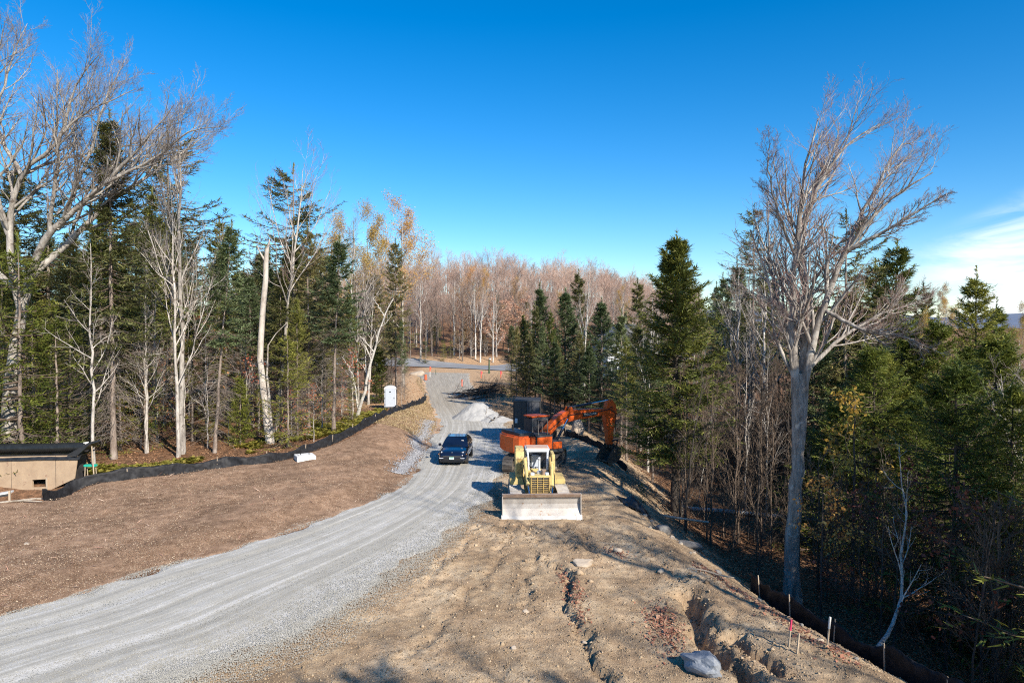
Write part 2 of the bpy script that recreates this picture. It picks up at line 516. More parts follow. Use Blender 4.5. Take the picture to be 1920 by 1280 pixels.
def resample(pts, n):
    P = np.array(pts, float)
    s = np.r_[0, np.cumsum(np.linalg.norm(np.diff(P, axis=0), axis=1))]
    # Catmull-Rom, then even spacing
    out = []
    for i in range(len(P) - 1):
        p0 = P[max(i - 1, 0)]; p1 = P[i]; p2 = P[i + 1]; p3 = P[min(i + 2, len(P) - 1)]
        for t in np.linspace(0, 1, 12, endpoint=False):
            out.append(0.5 * ((2 * p1) + (-p0 + p2) * t + (2 * p0 - 5 * p1 + 4 * p2 - p3) * t * t + (-p0 + 3 * p1 - 3 * p2 + p3) * t ** 3))
    out.append(P[-1]); Q = np.array(out)
    s = np.r_[0, np.cumsum(np.linalg.norm(np.diff(Q, axis=0), axis=1))]
    u = np.linspace(0, s[-1], n)
    return np.stack([np.interp(u, s, Q[:, k]) for k in range(P.shape[1])], 1)


LE = resample(_le, 700); RE = resample(_re, 700)
FENCE = resample([at(*p, 0.5) for p in ((78, 940), (130, 915), (200, 905), (320, 890), (405, 878), (430, 879), (520, 868), (590, 852), (650, 835), (705, 812), (745, 787))] + [(-9.9, 76), (-10.6, 86)], 400)


def crest_x(Y):
    return np.interp(Y, _crY, _crX)


def edge_x(E, Y):
    o = np.argsort(E[:, 1])
    return np.interp(Y, E[o, 1], E[o, 0])


def seg_dist(X, Y, pts):
    """distance to a polyline, and signed side (positive to the right walking along it)"""
    best = np.full(np.shape(X), 1e9); side = np.zeros(np.shape(X))
    P = np.array(pts, float)
    for a, b in zip(P, P[1:]):
        d = b - a; L2 = d @ d
        t = np.clip(((X - a[0]) * d[0] + (Y - a[1]) * d[1]) / L2, 0, 1)
        dx = X - (a[0] + t * d[0]); dy = Y - (a[1] + t * d[1])
        dd = np.hypot(dx, dy)
        sg = np.sign(dx * d[1] - dy * d[0])
        m = dd < best
        best = np.where(m, dd, best); side = np.where(m, sg, side)
    return best, side


SCARP = [at(*p) for p in ((1045, 1072), (1085, 1098), (1068, 1140), (1095, 1200), (1135, 1285))]
GULLY = [at(*p, 0.0) for p in ((1288, 1125), (1306, 1165), (1325, 1205), (1372, 1245), (1420, 1300))]
GULLY2 = [at(*p, -0.3) for p in ((1372, 1225), (1430, 1258), (1470, 1300))]
RUTS = [[at(*p) for p in q] for q in (((945, 985), (940, 1010)), ((985, 985), (1010, 1020)), ((905, 985), (850, 1045), (790, 1100)),
                                      ((1090, 1000), (1105, 1040)), ((1000, 1040), (985, 1090), (1000, 1150)), ((965, 990), (925, 1060), (860, 1140), (760, 1230)), ((1060, 985), (1075, 1040)), ((1190, 1010), (1240, 1060), (1330, 1150)))]
POLY_EXC = (1.42, 41.2)


def height(X, Y, fine=True):
    X = np.asarray(X, float); Y = np.asarray(Y, float)
    cx = crest_x(Y) + 0.5 * fbm(X * 0, Y, 3, 0.22)
    d = X - cx
    drop = np.interp(Y, [0, 45, 60, 80, 110, 200], [3.3, 3.0, 2.2, 1.0, 0.3, 0])
    z = -drop * sstep(-0.4, 6.5, d) - np.interp(Y, [0, 60, 140], [0.06, 0.06, 0.0]) * np.clip(d - 5, 0, 60)
    z += 0.22 * np.exp(-((d + 0.6) / 1.1) ** 2) * (Y < 60)                     # berm lip
    # mulch bank and forest floor left of the road
    lx = edge_x(LE, Y)
    dl = lx - X
    bank = 0.72 * sstep(0.0, 2.5, dl) * np.interp(Y, [0, 25, 35, 60, 100, 130], [0.2, 0.35, 0.6, 1.1, 0.9, 0])
    z += bank + 0.7 * np.exp(-(((X + 11.0) / 3.0) ** 2 + ((Y - 54) / 9.0) ** 2))
    z -= 0.75 * np.exp(-((((X + 25.5) / 3.6) ** 2 + ((Y - 34.3) / 1.9) ** 2)) ** 2)      # hollow dug in front of the bin
    # forest floor behind the silt fence dips slightly, then rolls
    z += 0.9 * fbm(X, Y, 3, 0.035) * sstep(8, 16, dl) + 1.0 * fbm(X + 40, Y, 3, 0.05) * sstep(4, 12, d)
    # excavator bench
    z += 0.35 * np.exp(-(((X - POLY_EXC[0]) / 3.4) ** 2 + ((Y - POLY_EXC[1]) / 3.6) ** 2) ** 2)
    # brush mound beside the far road
    z += 0.8 * np.exp(-(((X + 1.0) / 3.5) ** 2 + ((Y - 88) / 12.0) ** 2))
    # hillside beyond the street
    ridge = np.interp(X / np.maximum(Y, 1), [-0.9, -0.45, -0.15, -0.05, 0.05, 0.13, 0.2, 0.3, 0.5], [10, 16, 21, 23.5, 23, 20, 15, 8, 2])
    z += ridge * sstep(162, 330, Y) + 1.6 * sstep(153, 163, Y) * (X < 40)
    if fine:
        dirt = sstep(-0.2, 1.0, X - edge_x(RE, Y)) * sstep(1.5, -0.5, d - 5.0) * (Y < 75)
        dirt = dirt * (1 - 0.85 * np.exp(-(((X - 1.1) / 2.4) ** 2 + ((Y - 33.2) / 2.8) ** 2) ** 2))
        z += dirt * (0.13 * fbm(X, Y, 4, 0.33) + 0.08 * fbm(X + 31, Y, 4, 1.6) + 0.09 * np.abs(fbm(X, Y + 7, 3, 3.6)) - 0.04)
        z += (1 - dirt) * 0.10 * fbm(X, Y, 3, 0.7) * sstep(0.5, 3, dl)
        near = (Y < 60)
        if np.any(near):
            wx = X + 0.42 * fbm(X, Y, 5, 1.3, 0.62); wy = Y + 0.42 * fbm(X + 60, Y, 5, 1.3, 0.62)
            s, sg = seg_dist(wx, wy, SCARP)
            z += dirt * (0.20 * np.exp(-s / 2.2) * sstep(-0.10, 0.14, -s * sg) - 0.16 * np.exp(-(s / 0.13) ** 2))
            g, _ = seg_dist(wx, wy, GULLY)
            z += dirt * (-0.62 * sstep(0.40, 0.14, g) + 0.12 * np.exp(-((g - 0.7) / 0.4) ** 2))
            g, _ = seg_dist(wx, wy, GULLY2)
            z += dirt * (-0.42 * sstep(0.34, 0.12, g) + 0.08 * np.exp(-((g - 0.7) / 0.35) ** 2))
            for rt in RUTS:
                g, _ = seg_dist(wx, wy, rt)
                z += dirt * (-0.07 * np.exp(-(g / 0.12) ** 2) + 0.04 * np.exp(-((g - 0.35) / 0.16) ** 2))
            # erosion rills running down the berm's outer slope
            z += -0.16 * np.abs(fbm(Y * 1.2 + X * 0.5, X * 0.16, 3, 1.3)) * sstep(-1.0, 2.0, d) * sstep(9, 5, d) * sstep(60, 50, Y)
    return z


def hgt(x, y):
    return float(height(np.array([x]), np.array([y]))[0])


def axis(parts):
    o = []
    for a, b, s in parts:
        o.append(np.arange(a, b, s))
    return np.concatenate(o + [[parts[-1][1]]])


gx = axis([(-6000, -600, 600), (-600, -120, 24), (-120, -34, 1.6), (-34, -14, 0.3), (-14, 11, 0.10), (11, 30, 0.3), (30, 80, 1.4), (80, 600, 16), (600, 6000, 600)])
gy = axis([(-60, -12, 4), (-12, 14, 0.8), (14, 34, 0.10), (34, 50, 0.16), (50, 110, 0.42), (110, 170, 0.9), (170, 420, 4), (420, 1200, 40), (1200, 7000, 580)])
GX, GY = np.meshgrid(gx, gy)
GZ = height(GX, GY)
nx, ny = len(gx), len(gy)
idx = np.arange(nx * ny).reshape(ny, nx)
Qd = np.stack([idx[:-1, :-1], idx[:-1, 1:], idx[1:, 1:], idx[1:, :-1]], -1).reshape(-1, 4)
_d = GX - crest_x(GY)
dirt_mask = sstep(-1.5, 0.0, GX - edge_x(RE, GY)) * sstep(5.2, 3.6, _d + 1.6 * fbm(GX, GY, 4, 0.5)) * sstep(82, 66, GY)
tan_mask = sstep(-13, -9, -np.abs(GX + 9 - 0 * GY) + 2 * fbm(GX, GY, 3, 0.3)) * sstep(64, 72, GY) * sstep(152, 146, GY) + 0.7 * sstep(148, 153, GY) * sstep(170, 160, GY) * sstep(8, 2, GX) * sstep(-60, -40, GX)


def ground_mat():
    m, t, b = nodes('ground_soil')
    g = t.nodes.new("ShaderNodeNewGeometry")
    p = g.outputs['Position']
    n1 = noi(t, p, 0.55, 5, 0.6); n2 = noi(t, p, 3.0, 6, 0.65); n3 = noi(t, p, 18.0, 5, 0.7); n4 = noi(t, p, 70.0, 3, 0.7)
    f = mth(t, 'ADD', mth(t, 'MULTIPLY', n1, 0.62), mth(t, 'ADD', mth(t, 'MULTIPLY', n2, 0.28), mth(t, 'MULTIPLY', n3, 0.10)))
    dirt = ramp(t, f, [(0.36, (0.246, 0.165, 0.100)), (0.47, (0.382, 0.270, 0.169)), (0.55, (0.488, 0.361, 0.231)), (0.64, (0.594, 0.463, 0.312))])
    pebb = mrange(t, n4, 0.62, 0.70)
    dirt = mixc(t, mth(t, 'MULTIPLY', pebb, 0.5), dirt, (0.46, 0.40, 0.32))
    dk = mrange(t, mth(t, 'ADD', mth(t, 'MULTIPLY', n3, 0.6), mth(t, 'MULTIPLY', n1, 0.4)), 0.41, 0.33)
    dirt = mixc(t, mth(t, 'MULTIPLY', dk, 0.6), dirt, (0.11, 0.076, 0.05))
    duff = ramp(t, mth(t, 'ADD', mth(t, 'MULTIPLY', n2, 0.5), mth(t, 'MULTIPLY', n3, 0.5)),
                [(0.36, (0.065, 0.042, 0.025)), (0.48, (0.169, 0.094, 0.053)), (0.58, (0.305, 0.163, 0.088)), (0.68, (0.442, 0.260, 0.150))])
    tan = ramp(t, mth(t, 'ADD', mth(t, 'MULTIPLY', n2, 0.45), mth(t, 'MULTIPLY', n3, 0.55)),
               [(0.36, (0.260, 0.163, 0.094)), (0.5, (0.468, 0.305, 0.175)), (0.64, (0.650, 0.455, 0.275))])
    big = mth(t, 'ADD', mth(t, 'MULTIPLY', noi(t, p, 0.23, 4, 0.6, 0.6), 0.6), mth(t, 'MULTIPLY', noi(t, p, 1.3, 5, 0.65, 0.4), 0.4))
    dv = N(t, 'ShaderNodeHueSaturation'); t.links.new(dirt, dv.inputs['Color']); t.links.new(mrange(t, big, 0.38, 0.62, 0.86, 1.24), dv.inputs['Value'])
    dirt = dv.outputs[0]
    c = mixc(t, attr(t, 'dirt'), duff, dirt)
    c = mixc(t, attr(t, 'tan'), c, tan)
    t.links.new(c, b.inputs['Base Color'])
    b.inputs['Roughness'].default_value = 0.95
    b.inputs['Specular IOR Level'].default_value = 0.15
    hgt_ = mth(t, 'ADD', mth(t, 'MULTIPLY', n3, 0.6), mth(t, 'ADD', mth(t, 'MULTIPLY', n2, 0.7), mth(t, 'MULTIPLY', n4, 0.25)))
    bump(t, b, hgt_, 0.9, 0.11)
    return m


me = np_mesh("ground", np.stack([GX, GY, GZ], -1).reshape(-1, 3), Q=Qd, mats=[ground_mat()],
             pattr={'dirt': dirt_mask.ravel(), 'tan': tan_mask.ravel()}, smooth=True)
tag(link("ground", me), kind='structure')


def strip(name, A, B, n, m, zf, mats, ext=0.0, kind='structure'):
    """a sheet between two edge lines, u across 0..1, v along in metres"""
    u = np.linspace(-ext, 1 + ext, n)[None, :, None]
    P = A[:, None, :] * (1 - u) + B[:, None, :] * u
    X, Y = P[..., 0], P[..., 1]
    U = np.broadcast_to(u[..., 0], X.shape)
    mid = (A + B) / 2
    v = np.r_[0, np.cumsum(np.linalg.norm(np.diff(mid, axis=0), axis=1))]
    Vv = np.broadcast_to(v[:, None], X.shape)
    wid = np.broadcast_to(np.linalg.norm(B - A, axis=1)[:, None], X.shape)
    Z = zf(X, Y, U, Vv, wid)
    k = np.arange(X.size).reshape(X.shape)
    Q = np.stack([k[:-1, :-1], k[:-1, 1:], k[1:, 1:], k[1:, :-1]], -1).reshape(-1, 4)
    me = np_mesh(name, np.stack([X, Y, Z], -1).reshape(-1, 3), Q=Q, mats=mats,
                 pattr={'across': (U * wid).ravel(), 'along': Vv.ravel(), 'u01': U.ravel()}, smooth=True)
    return tag(link(name, me), kind=kind)


def road_mat():
    m, t, b = nodes('crushed_gravel')
    g = t.nodes.new("ShaderNodeNewGeometry")
    p = g.outputs['Position']
    cmb = N(t, "ShaderNodeCombineXYZ")
    t.links.new(mth(t, 'MULTIPLY', attr(t, 'u01'), 9.0), cmb.inputs[0])
    t.links.new(mth(t, 'MULTIPLY', attr(t, 'along'), 0.022), cmb.inputs[1])
    tr1 = noi(t, cmb.outputs[0], 1.5, 5, 0.6, 0.25)           # wheel tracks along the road
    tr2 = noi(t, cmb.outputs[0], 5.5, 4, 0.65, 0.25)
    n2 = noi(t, p, 1.3, 5, 0.6); n3 = noi(t, p, 34.0, 4, 0.75); n4 = noi(t, p, 9.0, 5, 0.7); n5 = noi(t, p, 75.0, 2, 0.7)
    e = attr(t, 'u01')
    loose = mth(t, 'MAXIMUM', mrange(t, mth(t, 'ADD', e, mth(t, 'MULTIPLY', n2, 0.3)), 0.85, 1.12), mrange(t, e, 0.14, 0.01))
    f = mth(t, 'ADD', mth(t, 'MULTIPLY', n2, 0.16), mth(t, 'ADD', mth(t, 'MULTIPLY', tr1, 0.48), mth(t, 'MULTIPLY', tr2, 0.36)))
    packed = ramp(t, f, [(0.40, (0.330, 0.312, 0.270)), (0.49, (0.395, 0.376, 0.330)), (0.545, (0.450, 0.430, 0.380)), (0.60, (0.550, 0.525, 0.470))])
    rough = ramp(t, mth(t, 'ADD', mth(t, 'MULTIPLY', n3, 0.6), mth(t, 'MULTIPLY', n4, 0.4)),
                 [(0.34, (0.33, 0.315, 0.29)), (0.5, (0.49, 0.475, 0.445)), (0.64, (0.64, 0.625, 0.59))])
    k = mth(t, 'MULTIPLY', mth(t, 'ADD', loose, mth(t, 'MULTIPLY', mrange(t, f, 0.50, 0.58), 0.7)), mrange(t, n2, 0.3, 0.55), True)
    c = mixc(t, k, packed, rough)
    sp = mrange(t, n3, 0.38, 0.64, -0.13, 0.13)
    c2 = N(t, "ShaderNodeHueSaturation"); t.links.new(c, c2.inputs['Color'])
    t.links.new(mth(t, 'ADD', sp, 1.0), c2.inputs['Value'])
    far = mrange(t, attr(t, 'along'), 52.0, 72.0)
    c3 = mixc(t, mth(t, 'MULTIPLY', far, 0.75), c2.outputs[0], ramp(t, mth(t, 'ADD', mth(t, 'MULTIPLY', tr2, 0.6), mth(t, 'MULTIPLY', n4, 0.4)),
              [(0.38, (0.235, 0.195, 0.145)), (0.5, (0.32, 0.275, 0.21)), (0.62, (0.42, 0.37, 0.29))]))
    t.links.new(c3, b.inputs['Base Color'])
    b.inputs['Roughness'].default_value = 0.92
    b.inputs['Specular IOR Level'].default_value = 0.2
    bump(t, b, mth(t, 'ADD', mth(t, 'MULTIPLY', n3, 0.7), mth(t, 'ADD', mth(t, 'MULTIPLY', n5, 0.3), mth(t, 'MULTIPLY', tr2, 0.9))), 0.45, 0.035)
    return m


def road_z(X, Y, U, V, wid):
    # slightly crowned and rutted; the ragged margins dive under the ground
    e = np.minimum(U, 1 - U) * wid
    ragged = 0.05 + 0.75 * fbm(X, Y, 5, 0.55, 0.6)
    z = height(X, Y) + 0.055 - 0.14 * sstep(0.75, 0.0, e - ragged + 0.35)
    z += 0.035 * fbm(U * 9, V * 0.03, 3, 1.6) + 0.012 * fbm(X, Y, 3, 4.0)
    return z


MT['road'] = road_mat()
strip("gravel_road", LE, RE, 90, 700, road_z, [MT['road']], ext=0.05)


def mulch_mat():
    m, t, b = nodes('bark_mulch')
    g = t.nodes.new("ShaderNodeNewGeometry")
    p = g.outputs['Position']
    n1 = noi(t, p, 0.35, 4, 0.6); n2 = noi(t, p, 2.0, 5, 0.65); n3 = noi(t, p, 22.0, 5, 0.75); n4 = noi(t, p, 60.0, 3, 0.7)
    f = mth(t, 'ADD', mth(t, 'MULTIPLY', n3, 0.45), mth(t, 'ADD', mth(t, 'MULTIPLY', n2, 0.25), mth(t, 'MULTIPLY', n4, 0.3)))
    c = ramp(t, f, [(0.36, (0.133, 0.078, 0.047)), (0.47, (0.274, 0.170, 0.108)), (0.56, (0.381, 0.252, 0.165)), (0.66, (0.534, 0.394, 0.284))])
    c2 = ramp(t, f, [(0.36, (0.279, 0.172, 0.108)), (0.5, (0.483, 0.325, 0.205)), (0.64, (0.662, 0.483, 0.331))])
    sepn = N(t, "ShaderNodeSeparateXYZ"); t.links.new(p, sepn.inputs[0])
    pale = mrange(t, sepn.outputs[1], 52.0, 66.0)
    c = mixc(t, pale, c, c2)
    hsv = N(t, "ShaderNodeHueSaturation"); t.links.new(c, hsv.inputs['Color'])
    t.links.new(mrange(t, mth(t, 'ADD', mth(t, 'MULTIPLY', n1, 0.6), mth(t, 'MULTIPLY', n2, 0.4)), 0.36, 0.64, 0.76, 1.28), hsv.inputs['Value'])
    t.links.new(hsv.outputs[0], b.inputs['Base Color'])
    b.inputs['Roughness'].default_value = 0.95
    b.inputs['Specular IOR Level'].default_value = 0.1
    bump(t, b, mth(t, 'ADD', n3, mth(t, 'MULTIPLY', n4, 0.5)), 0.9, 0.06)
    return m


def mulch_z(X, Y, U, V, wid):
    e = (1 - U) * wid
    z = height(X, Y) + 0.09 + 0.10 * fbm(X, Y, 4, 0.9) * 0.5 - 0.22 * sstep(0.9, 0.0, e - 0.5 * fbm(X, Y, 4, 1.1) + 0.25)
    return z - 0.25 * sstep(0.5, 0.0, U * wid)


_fl = np.vstack([resample([(-34, 14), (-30, 24), (-26.5, 31), tuple(FENCE[0])], 120), FENCE, resample([tuple(FENCE[-1]), (-14.5, 104), (-16.5, 120)], 80)])
_fl = resample([tuple(p) for p in _fl[::12]], 500)
_oY = np.linspace(_fl[0, 1], _fl[-1, 1], 500)
_A = np.stack([np.interp(_oY, _fl[:, 1], _fl[:, 0]), _oY], 1)
_B = np.stack([edge_x(LE, _oY) + 0.6, _oY], 1)
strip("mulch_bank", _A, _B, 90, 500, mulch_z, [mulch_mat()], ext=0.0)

# street across the far end of the site
MT['asphalt'] = mat('asphalt', (0.20, 0.20, 0.205), (0.26, 0.26, 0.26), 0.6, 0.9)
_sa = resample([(-60, 154), (-35, 153.0), (-22, 149.0), (-10, 142), (0, 134), (12, 127.5), (26, 122)], 120)
_sb = _sa + np.array([0.5, 1.0]) * np.interp(_sa[:, 0], [-60, -20, -5, 30], [6.5, 9, 11, 9])[:, None]
strip("street", _sa, _sb, 12, 120, lambda X, Y, U, V, w: height(X, Y) + 0.12 + 0.0 * U, [MT['asphalt']])
# driveway that leaves the street to the right
_da = resample([(-4, 146), (4, 152), (14, 158)], 30); _db = resample([(-8, 149), (0, 156), (10, 163)], 30)
strip("driveway", _da, _db, 6, 30, lambda X, Y, U, V, w: height(X, Y) + 0.14, [MT['asphalt']])

# far ridge to the east; distance haze is put into its blue colour
rx = np.linspace(900, 7000, 90)
ridge_z = 62 + 55 * fbm(rx, rx * 0, 4, 0.0011) + np.linspace(10, 40, 90)
ry = 3600 - 0.12 * rx
V = []
for k in range(90):
    V += [(rx[k], ry[k] - 900, -20), (rx[k], ry[k] - 250, ridge_z[k] * 0.7), (rx[k], ry[k], ridge_z[k]), (rx[k], ry[k] + 900, -20)]
Q = []
for k in range(89):
    for j in range(3):
        Q.append((k * 4 + j, k * 4 + j + 1, (k + 1) * 4 + j + 1, (k + 1) * 4 + j))
MT['ridge'] = mat('haze_blue_ridge', (0.10, 0.13, 0.20), (0.13, 0.16, 0.22), 0.01, 0.95)
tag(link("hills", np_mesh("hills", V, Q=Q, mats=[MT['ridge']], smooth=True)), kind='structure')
# ------------------------------------------------------------------ tree building (numpy)
def unit(v):
    return v / np.maximum(np.linalg.norm(v, axis=-1, keepdims=True), 1e-9)


def tubes(P, R, n=3):
    """P (B,k,3), R (B,k) -> vertices, quads"""
    B, k, _ = P.shape
    T = np.gradient(P, axis=1) if k > 2 else np.repeat(P[:, 1:] - P[:, :1], 2, axis=1)
    T = unit(T)
    ref = np.where(np.abs(T[:, :1, 2:3]) > 0.85, np.array([1.0, 0, 0]), np.array([0, 0, 1.0]))
    a0 = unit(np.cross(T[:, :1], ref))
    a = unit(a0 - (a0 * T).sum(-1, keepdims=True) * T)
    b = np.cross(T, a)
    q = np.arange(n) * 2 * math.pi / n
    V = P[:, :, None] + R[:, :, None, None] * (a[:, :, None] * np.cos(q)[:, None] + b[:, :, None] * np.sin(q)[:, None])
    i = np.arange(B * k * n).reshape(B, k, n)
    j = np.roll(i, -1, axis=2)
    Q = np.stack([i[:, :-1], j[:, :-1], j[:, 1:], i[:, 1:]], -1).reshape(-1, 4)
    return V.reshape(-1, 3), Q


class Parts:
    """gathers pieces of one mesh"""

    def __init__(s):
        s.V = []; s.T = []; s.Q = []; s.mt = []; s.mq = []; s.at = []; s.aq = []; s.n = 0

    def quads(s, V, Q, m=0, var=None):
        s.V.append(V); s.Q.append(Q + s.n); s.mq.append(np.full(len(Q), m)); s.n += len(V)
        s.aq.append(np.full(len(Q), 0.5) if var is None else var); return s

    def tris(s, V, T, m=0, var=None):
        s.V.append(V); s.T.append(T + s.n); s.mt.append(np.full(len(T), m)); s.n += len(V)
        s.at.append(np.full(len(T), 0.5) if var is None else var); return s

    def mesh(s, name, mats, smooth=False):
        T = np.concatenate(s.T) if s.T else None; Q = np.concatenate(s.Q) if s.Q else None
        return np_mesh(name, np.concatenate(s.V), T, Q, mats, np.concatenate(s.mt) if s.mt else None,
                       np.concatenate(s.mq) if s.mq else None, {'var': np.concatenate(s.at + s.aq)}, smooth=smooth)


def grow(rng, P, R, n, t0, t1, ratio, ang, up, k, rr, rmin, gn, taper=0.55, absL=None, bias=None):
    """n children on each of the parents"""
    B, kp, _ = P.shape
    t = t0 + (t1 - t0) * (np.tile(np.arange(n), B) + rng.rand(B * n)) / n
    pi = np.repeat(np.arange(B), n)
    f = t * (kp - 1); i = np.minimum(f.astype(int), kp - 2); w = (f - i)[:, None]
    p = P[pi, i] * (1 - w) + P[pi, i + 1] * w
    r = R[pi, i] * (1 - w[:, 0]) + R[pi, i + 1] * w[:, 0]
    tg = unit(P[pi, i + 1] - P[pi, i])
    rv = unit(rng.randn(B * n, 3)); side = unit(rv - (rv * tg).sum(-1, keepdims=True) * tg)
    an = np.radians(ang + rng.uniform(-12, 12, B * n))[:, None]
    d = tg * np.cos(an) + side * np.sin(an)
    if bias is not None:
        d = d + np.asarray(bias)
    d = unit(d)
    L0 = np.linalg.norm(np.diff(P, axis=1), axis=-1).sum(1)[pi] if absL is None else absL
    L = L0 * ratio * (1 - taper * (t - t0) / max(t1 - t0, 1e-6)) * rng.uniform(0.65, 1.25, B * n)
    pts = [p]
    for s in range(k - 1):
        d = unit(d + gn * rng.randn(B * n, 3) + np.array([0, 0, up]))
        p = p + d * (L / (k - 1))[:, None]
        pts.append(p)
    P2 = np.stack(pts, 1)
    ra = np.maximum(r * rr, rmin)
    R2 = ra[:, None] * np.linspace(1, 0.3, k)[None]
    return P2, np.maximum(R2, rmin * 0.6)


def line(pts, n=10, wob=0.0, rng=None):
    Q = resample(pts, n)
    if wob and rng is not None:
        Q[1:-1] += wob * rng.randn(n - 2, 3) * np.array([1, 1, 0.2])
    return Q[None]


def leaves_at(rng, P, size, per, spread):
    """small bent leaf faces about points P"""
    n = len(P) * per
    c = np.repeat(P, per, 0) + rng.randn(n, 3) * spread
    a = unit(rng.randn(n, 3)); b = unit(np.cross(a, rng.randn(n, 3)))
    s = size * rng.uniform(0.6, 1.3, n)[:, None]
    V = np.stack([c - a * s * 0.5, c + b * s * 0.32, c + a * s * 0.5, c - b * s * 0.32], 1).reshape(-1, 3)
    return V, np.arange(n * 4).reshape(n, 4), rng.rand(n)


def trunk_mesh(name, rng, P, R, m, n=10, flare=0.0):
    if flare:
        R = R.copy(); z = P[:, :, 2]
        R = R * (1 + flare * np.exp(-z / 0.5))
    V, Q = tubes(P, R, n)
    return Parts().quads(V, Q).mesh(name, [MT[m]], smooth=True)


TREES = {}


def bare_tree(key, H, seed, r0=0.16, first=0.35, n1=16, n2=7, n3=6, n4=3, ang=42, bark='bark_grey', twig='twig_grey', lean=(0, 0), spread=0.42,
              up=0.12, leaf=None, leafper=1, leafsize=0.14, leaffrac=0.5, stems=None, wob=0.04, rmin=0.0055, crook=0.10):
    rng = np.random.RandomState(seed)
    if stems is None:
        pts = [(0, 0, -0.6), (0.1 * lean[0] * H, 0.1 * lean[1] * H, H * 0.25), (0.45 * lean[0] * H, 0.45 * lean[1] * H, H * 0.6), (lean[0] * H, lean[1] * H, H)]
        P = line(pts, 14, wob * H * 0.08, rng)
        t = np.linspace(0, 1, 14); R = (r0 * (1 - t) ** 0.8 + 0.012)[None]
        trunk = [(P, R)]
    else:
        trunk = []
        for pts, ra, rb in stems:
            n = 16; P = line(pts, n, wob, rng); trunk.append((P, np.linspace(ra, rb, n)[None]))
    tp = Parts(); cp = Parts(); ends = []
    for si, (P, R) in enumerate(trunk):
        V, Q = tubes(P, R * (1 + 0.3 * np.exp(-np.maximum(P[..., 2], 0) / 0.4)), 10); tp.quads(V, Q)
        if stems is None: f0 = first; Lm = H * spread
        else:
            if len(stems[si]) > 2 and stems[si][1] > 0.35: continue          # the bole itself carries no twigs
            f0 = 0.22; Lm = np.linalg.norm(P[0, -1] - P[0, 0]) * spread
        P1, R1 = grow(rng, P, R, n1, f0, 0.99, 1.0, ang, up, 7, 0.55, rmin * 1.8, crook, 0.6, absL=Lm)
        P2, R2 = grow(rng, P1, R1, n2, 0.2, 0.98, 0.5, 38, up, 6, 0.6, rmin * 1.3, crook * 1.2, 0.5)
        P3, R3 = grow(rng, P2, R2, n3, 0.15, 1.0, 0.5, 36, up, 4, 0.6, rmin, crook * 1.3, 0.4)
        sets = [(P1, R1, 5, 0), (P2, R2, 4, 0), (P3, R3, 3, 1)]
        if n4:
            P4, R4 = grow(rng, P3, R3, n4, 0.2, 1.0, 0.55, 34, up, 2, 0.7, rmin * 0.75, 0.1, 0.3)
            sets.append((P4, R4, 3, 1)); ends.append(P4[:, -1])
        else: ends.append(P3[:, -1])
        for P_, R_x, n, mi in sets:
            V, Q = tubes(P_, R_x, n); cp.quads(V, Q, mi)
    mats = [MT[bark], MT[twig]]
    if leaf:
        E = np.concatenate(ends); E = E[rng.rand(len(E)) < leaffrac]
        V, Q, va = leaves_at(rng, E, leafsize, leafper, 0.12 if leafper < 10 else 0.26); cp.quads(V, Q, 2, va); mats.append(MT[leaf])
    TREES[key] = dict(H=H, trunk=tp.mesh("trunk", [MT[bark]], True), crown=cp.mesh("crown", mats))


def sprays(rng, P, d, L, n, tl, tw, cp, mi, flat=0.35, dr=0.0):
    """needle tufts along shoots that start at P, run along d for L: thin pointed faces fanning to both sides"""
    B = len(P)
    s = np.tile((np.arange(n) + 0.5) / n, B) + rng.uniform(-0.4, 0.4, B * n) / n
    pi = np.repeat(np.arange(B), n)
    D = d[pi]; up = np.array([0, 0, 1.0])
    sd = unit(np.cross(D, up) + 1e-6); nr = np.cross(sd, D)
    base = P[pi] + D * (L[pi] * s)[:, None] + np.array([0, 0, -1.0]) * (dr * L[pi] * s * s)[:, None]
    sg = np.where(rng.rand(B * n) < 0.5, 1.0, -1.0)[:, None]
    t = unit(D * rng.uniform(0.35, 1.0, (B * n, 1)) + sd * sg * rng.uniform(0.15, 0.8, (B * n, 1)) + nr * rng.randn(B * n, 1) * flat)
    l = tl * rng.uniform(0.6, 1.35, B * n)[:, None]
    wv = unit(np.cross(t, nr + rng.randn(B * n, 3) * 0.5)) * tw * rng.uniform(0.7, 1.3, (B * n, 1))
    V = np.stack([base - wv * 0.5, base + wv * 0.5, base + t * l + wv * 0.12, base + t * l - wv * 0.12], 1).reshape(-1, 3)
    va = np.clip(0.25 + 0.55 * rng.rand(B * n) + 0.2 * s, 0, 1)
    cp.quads(V, np.arange(B * n * 4).reshape(-1, 4), mi, va)


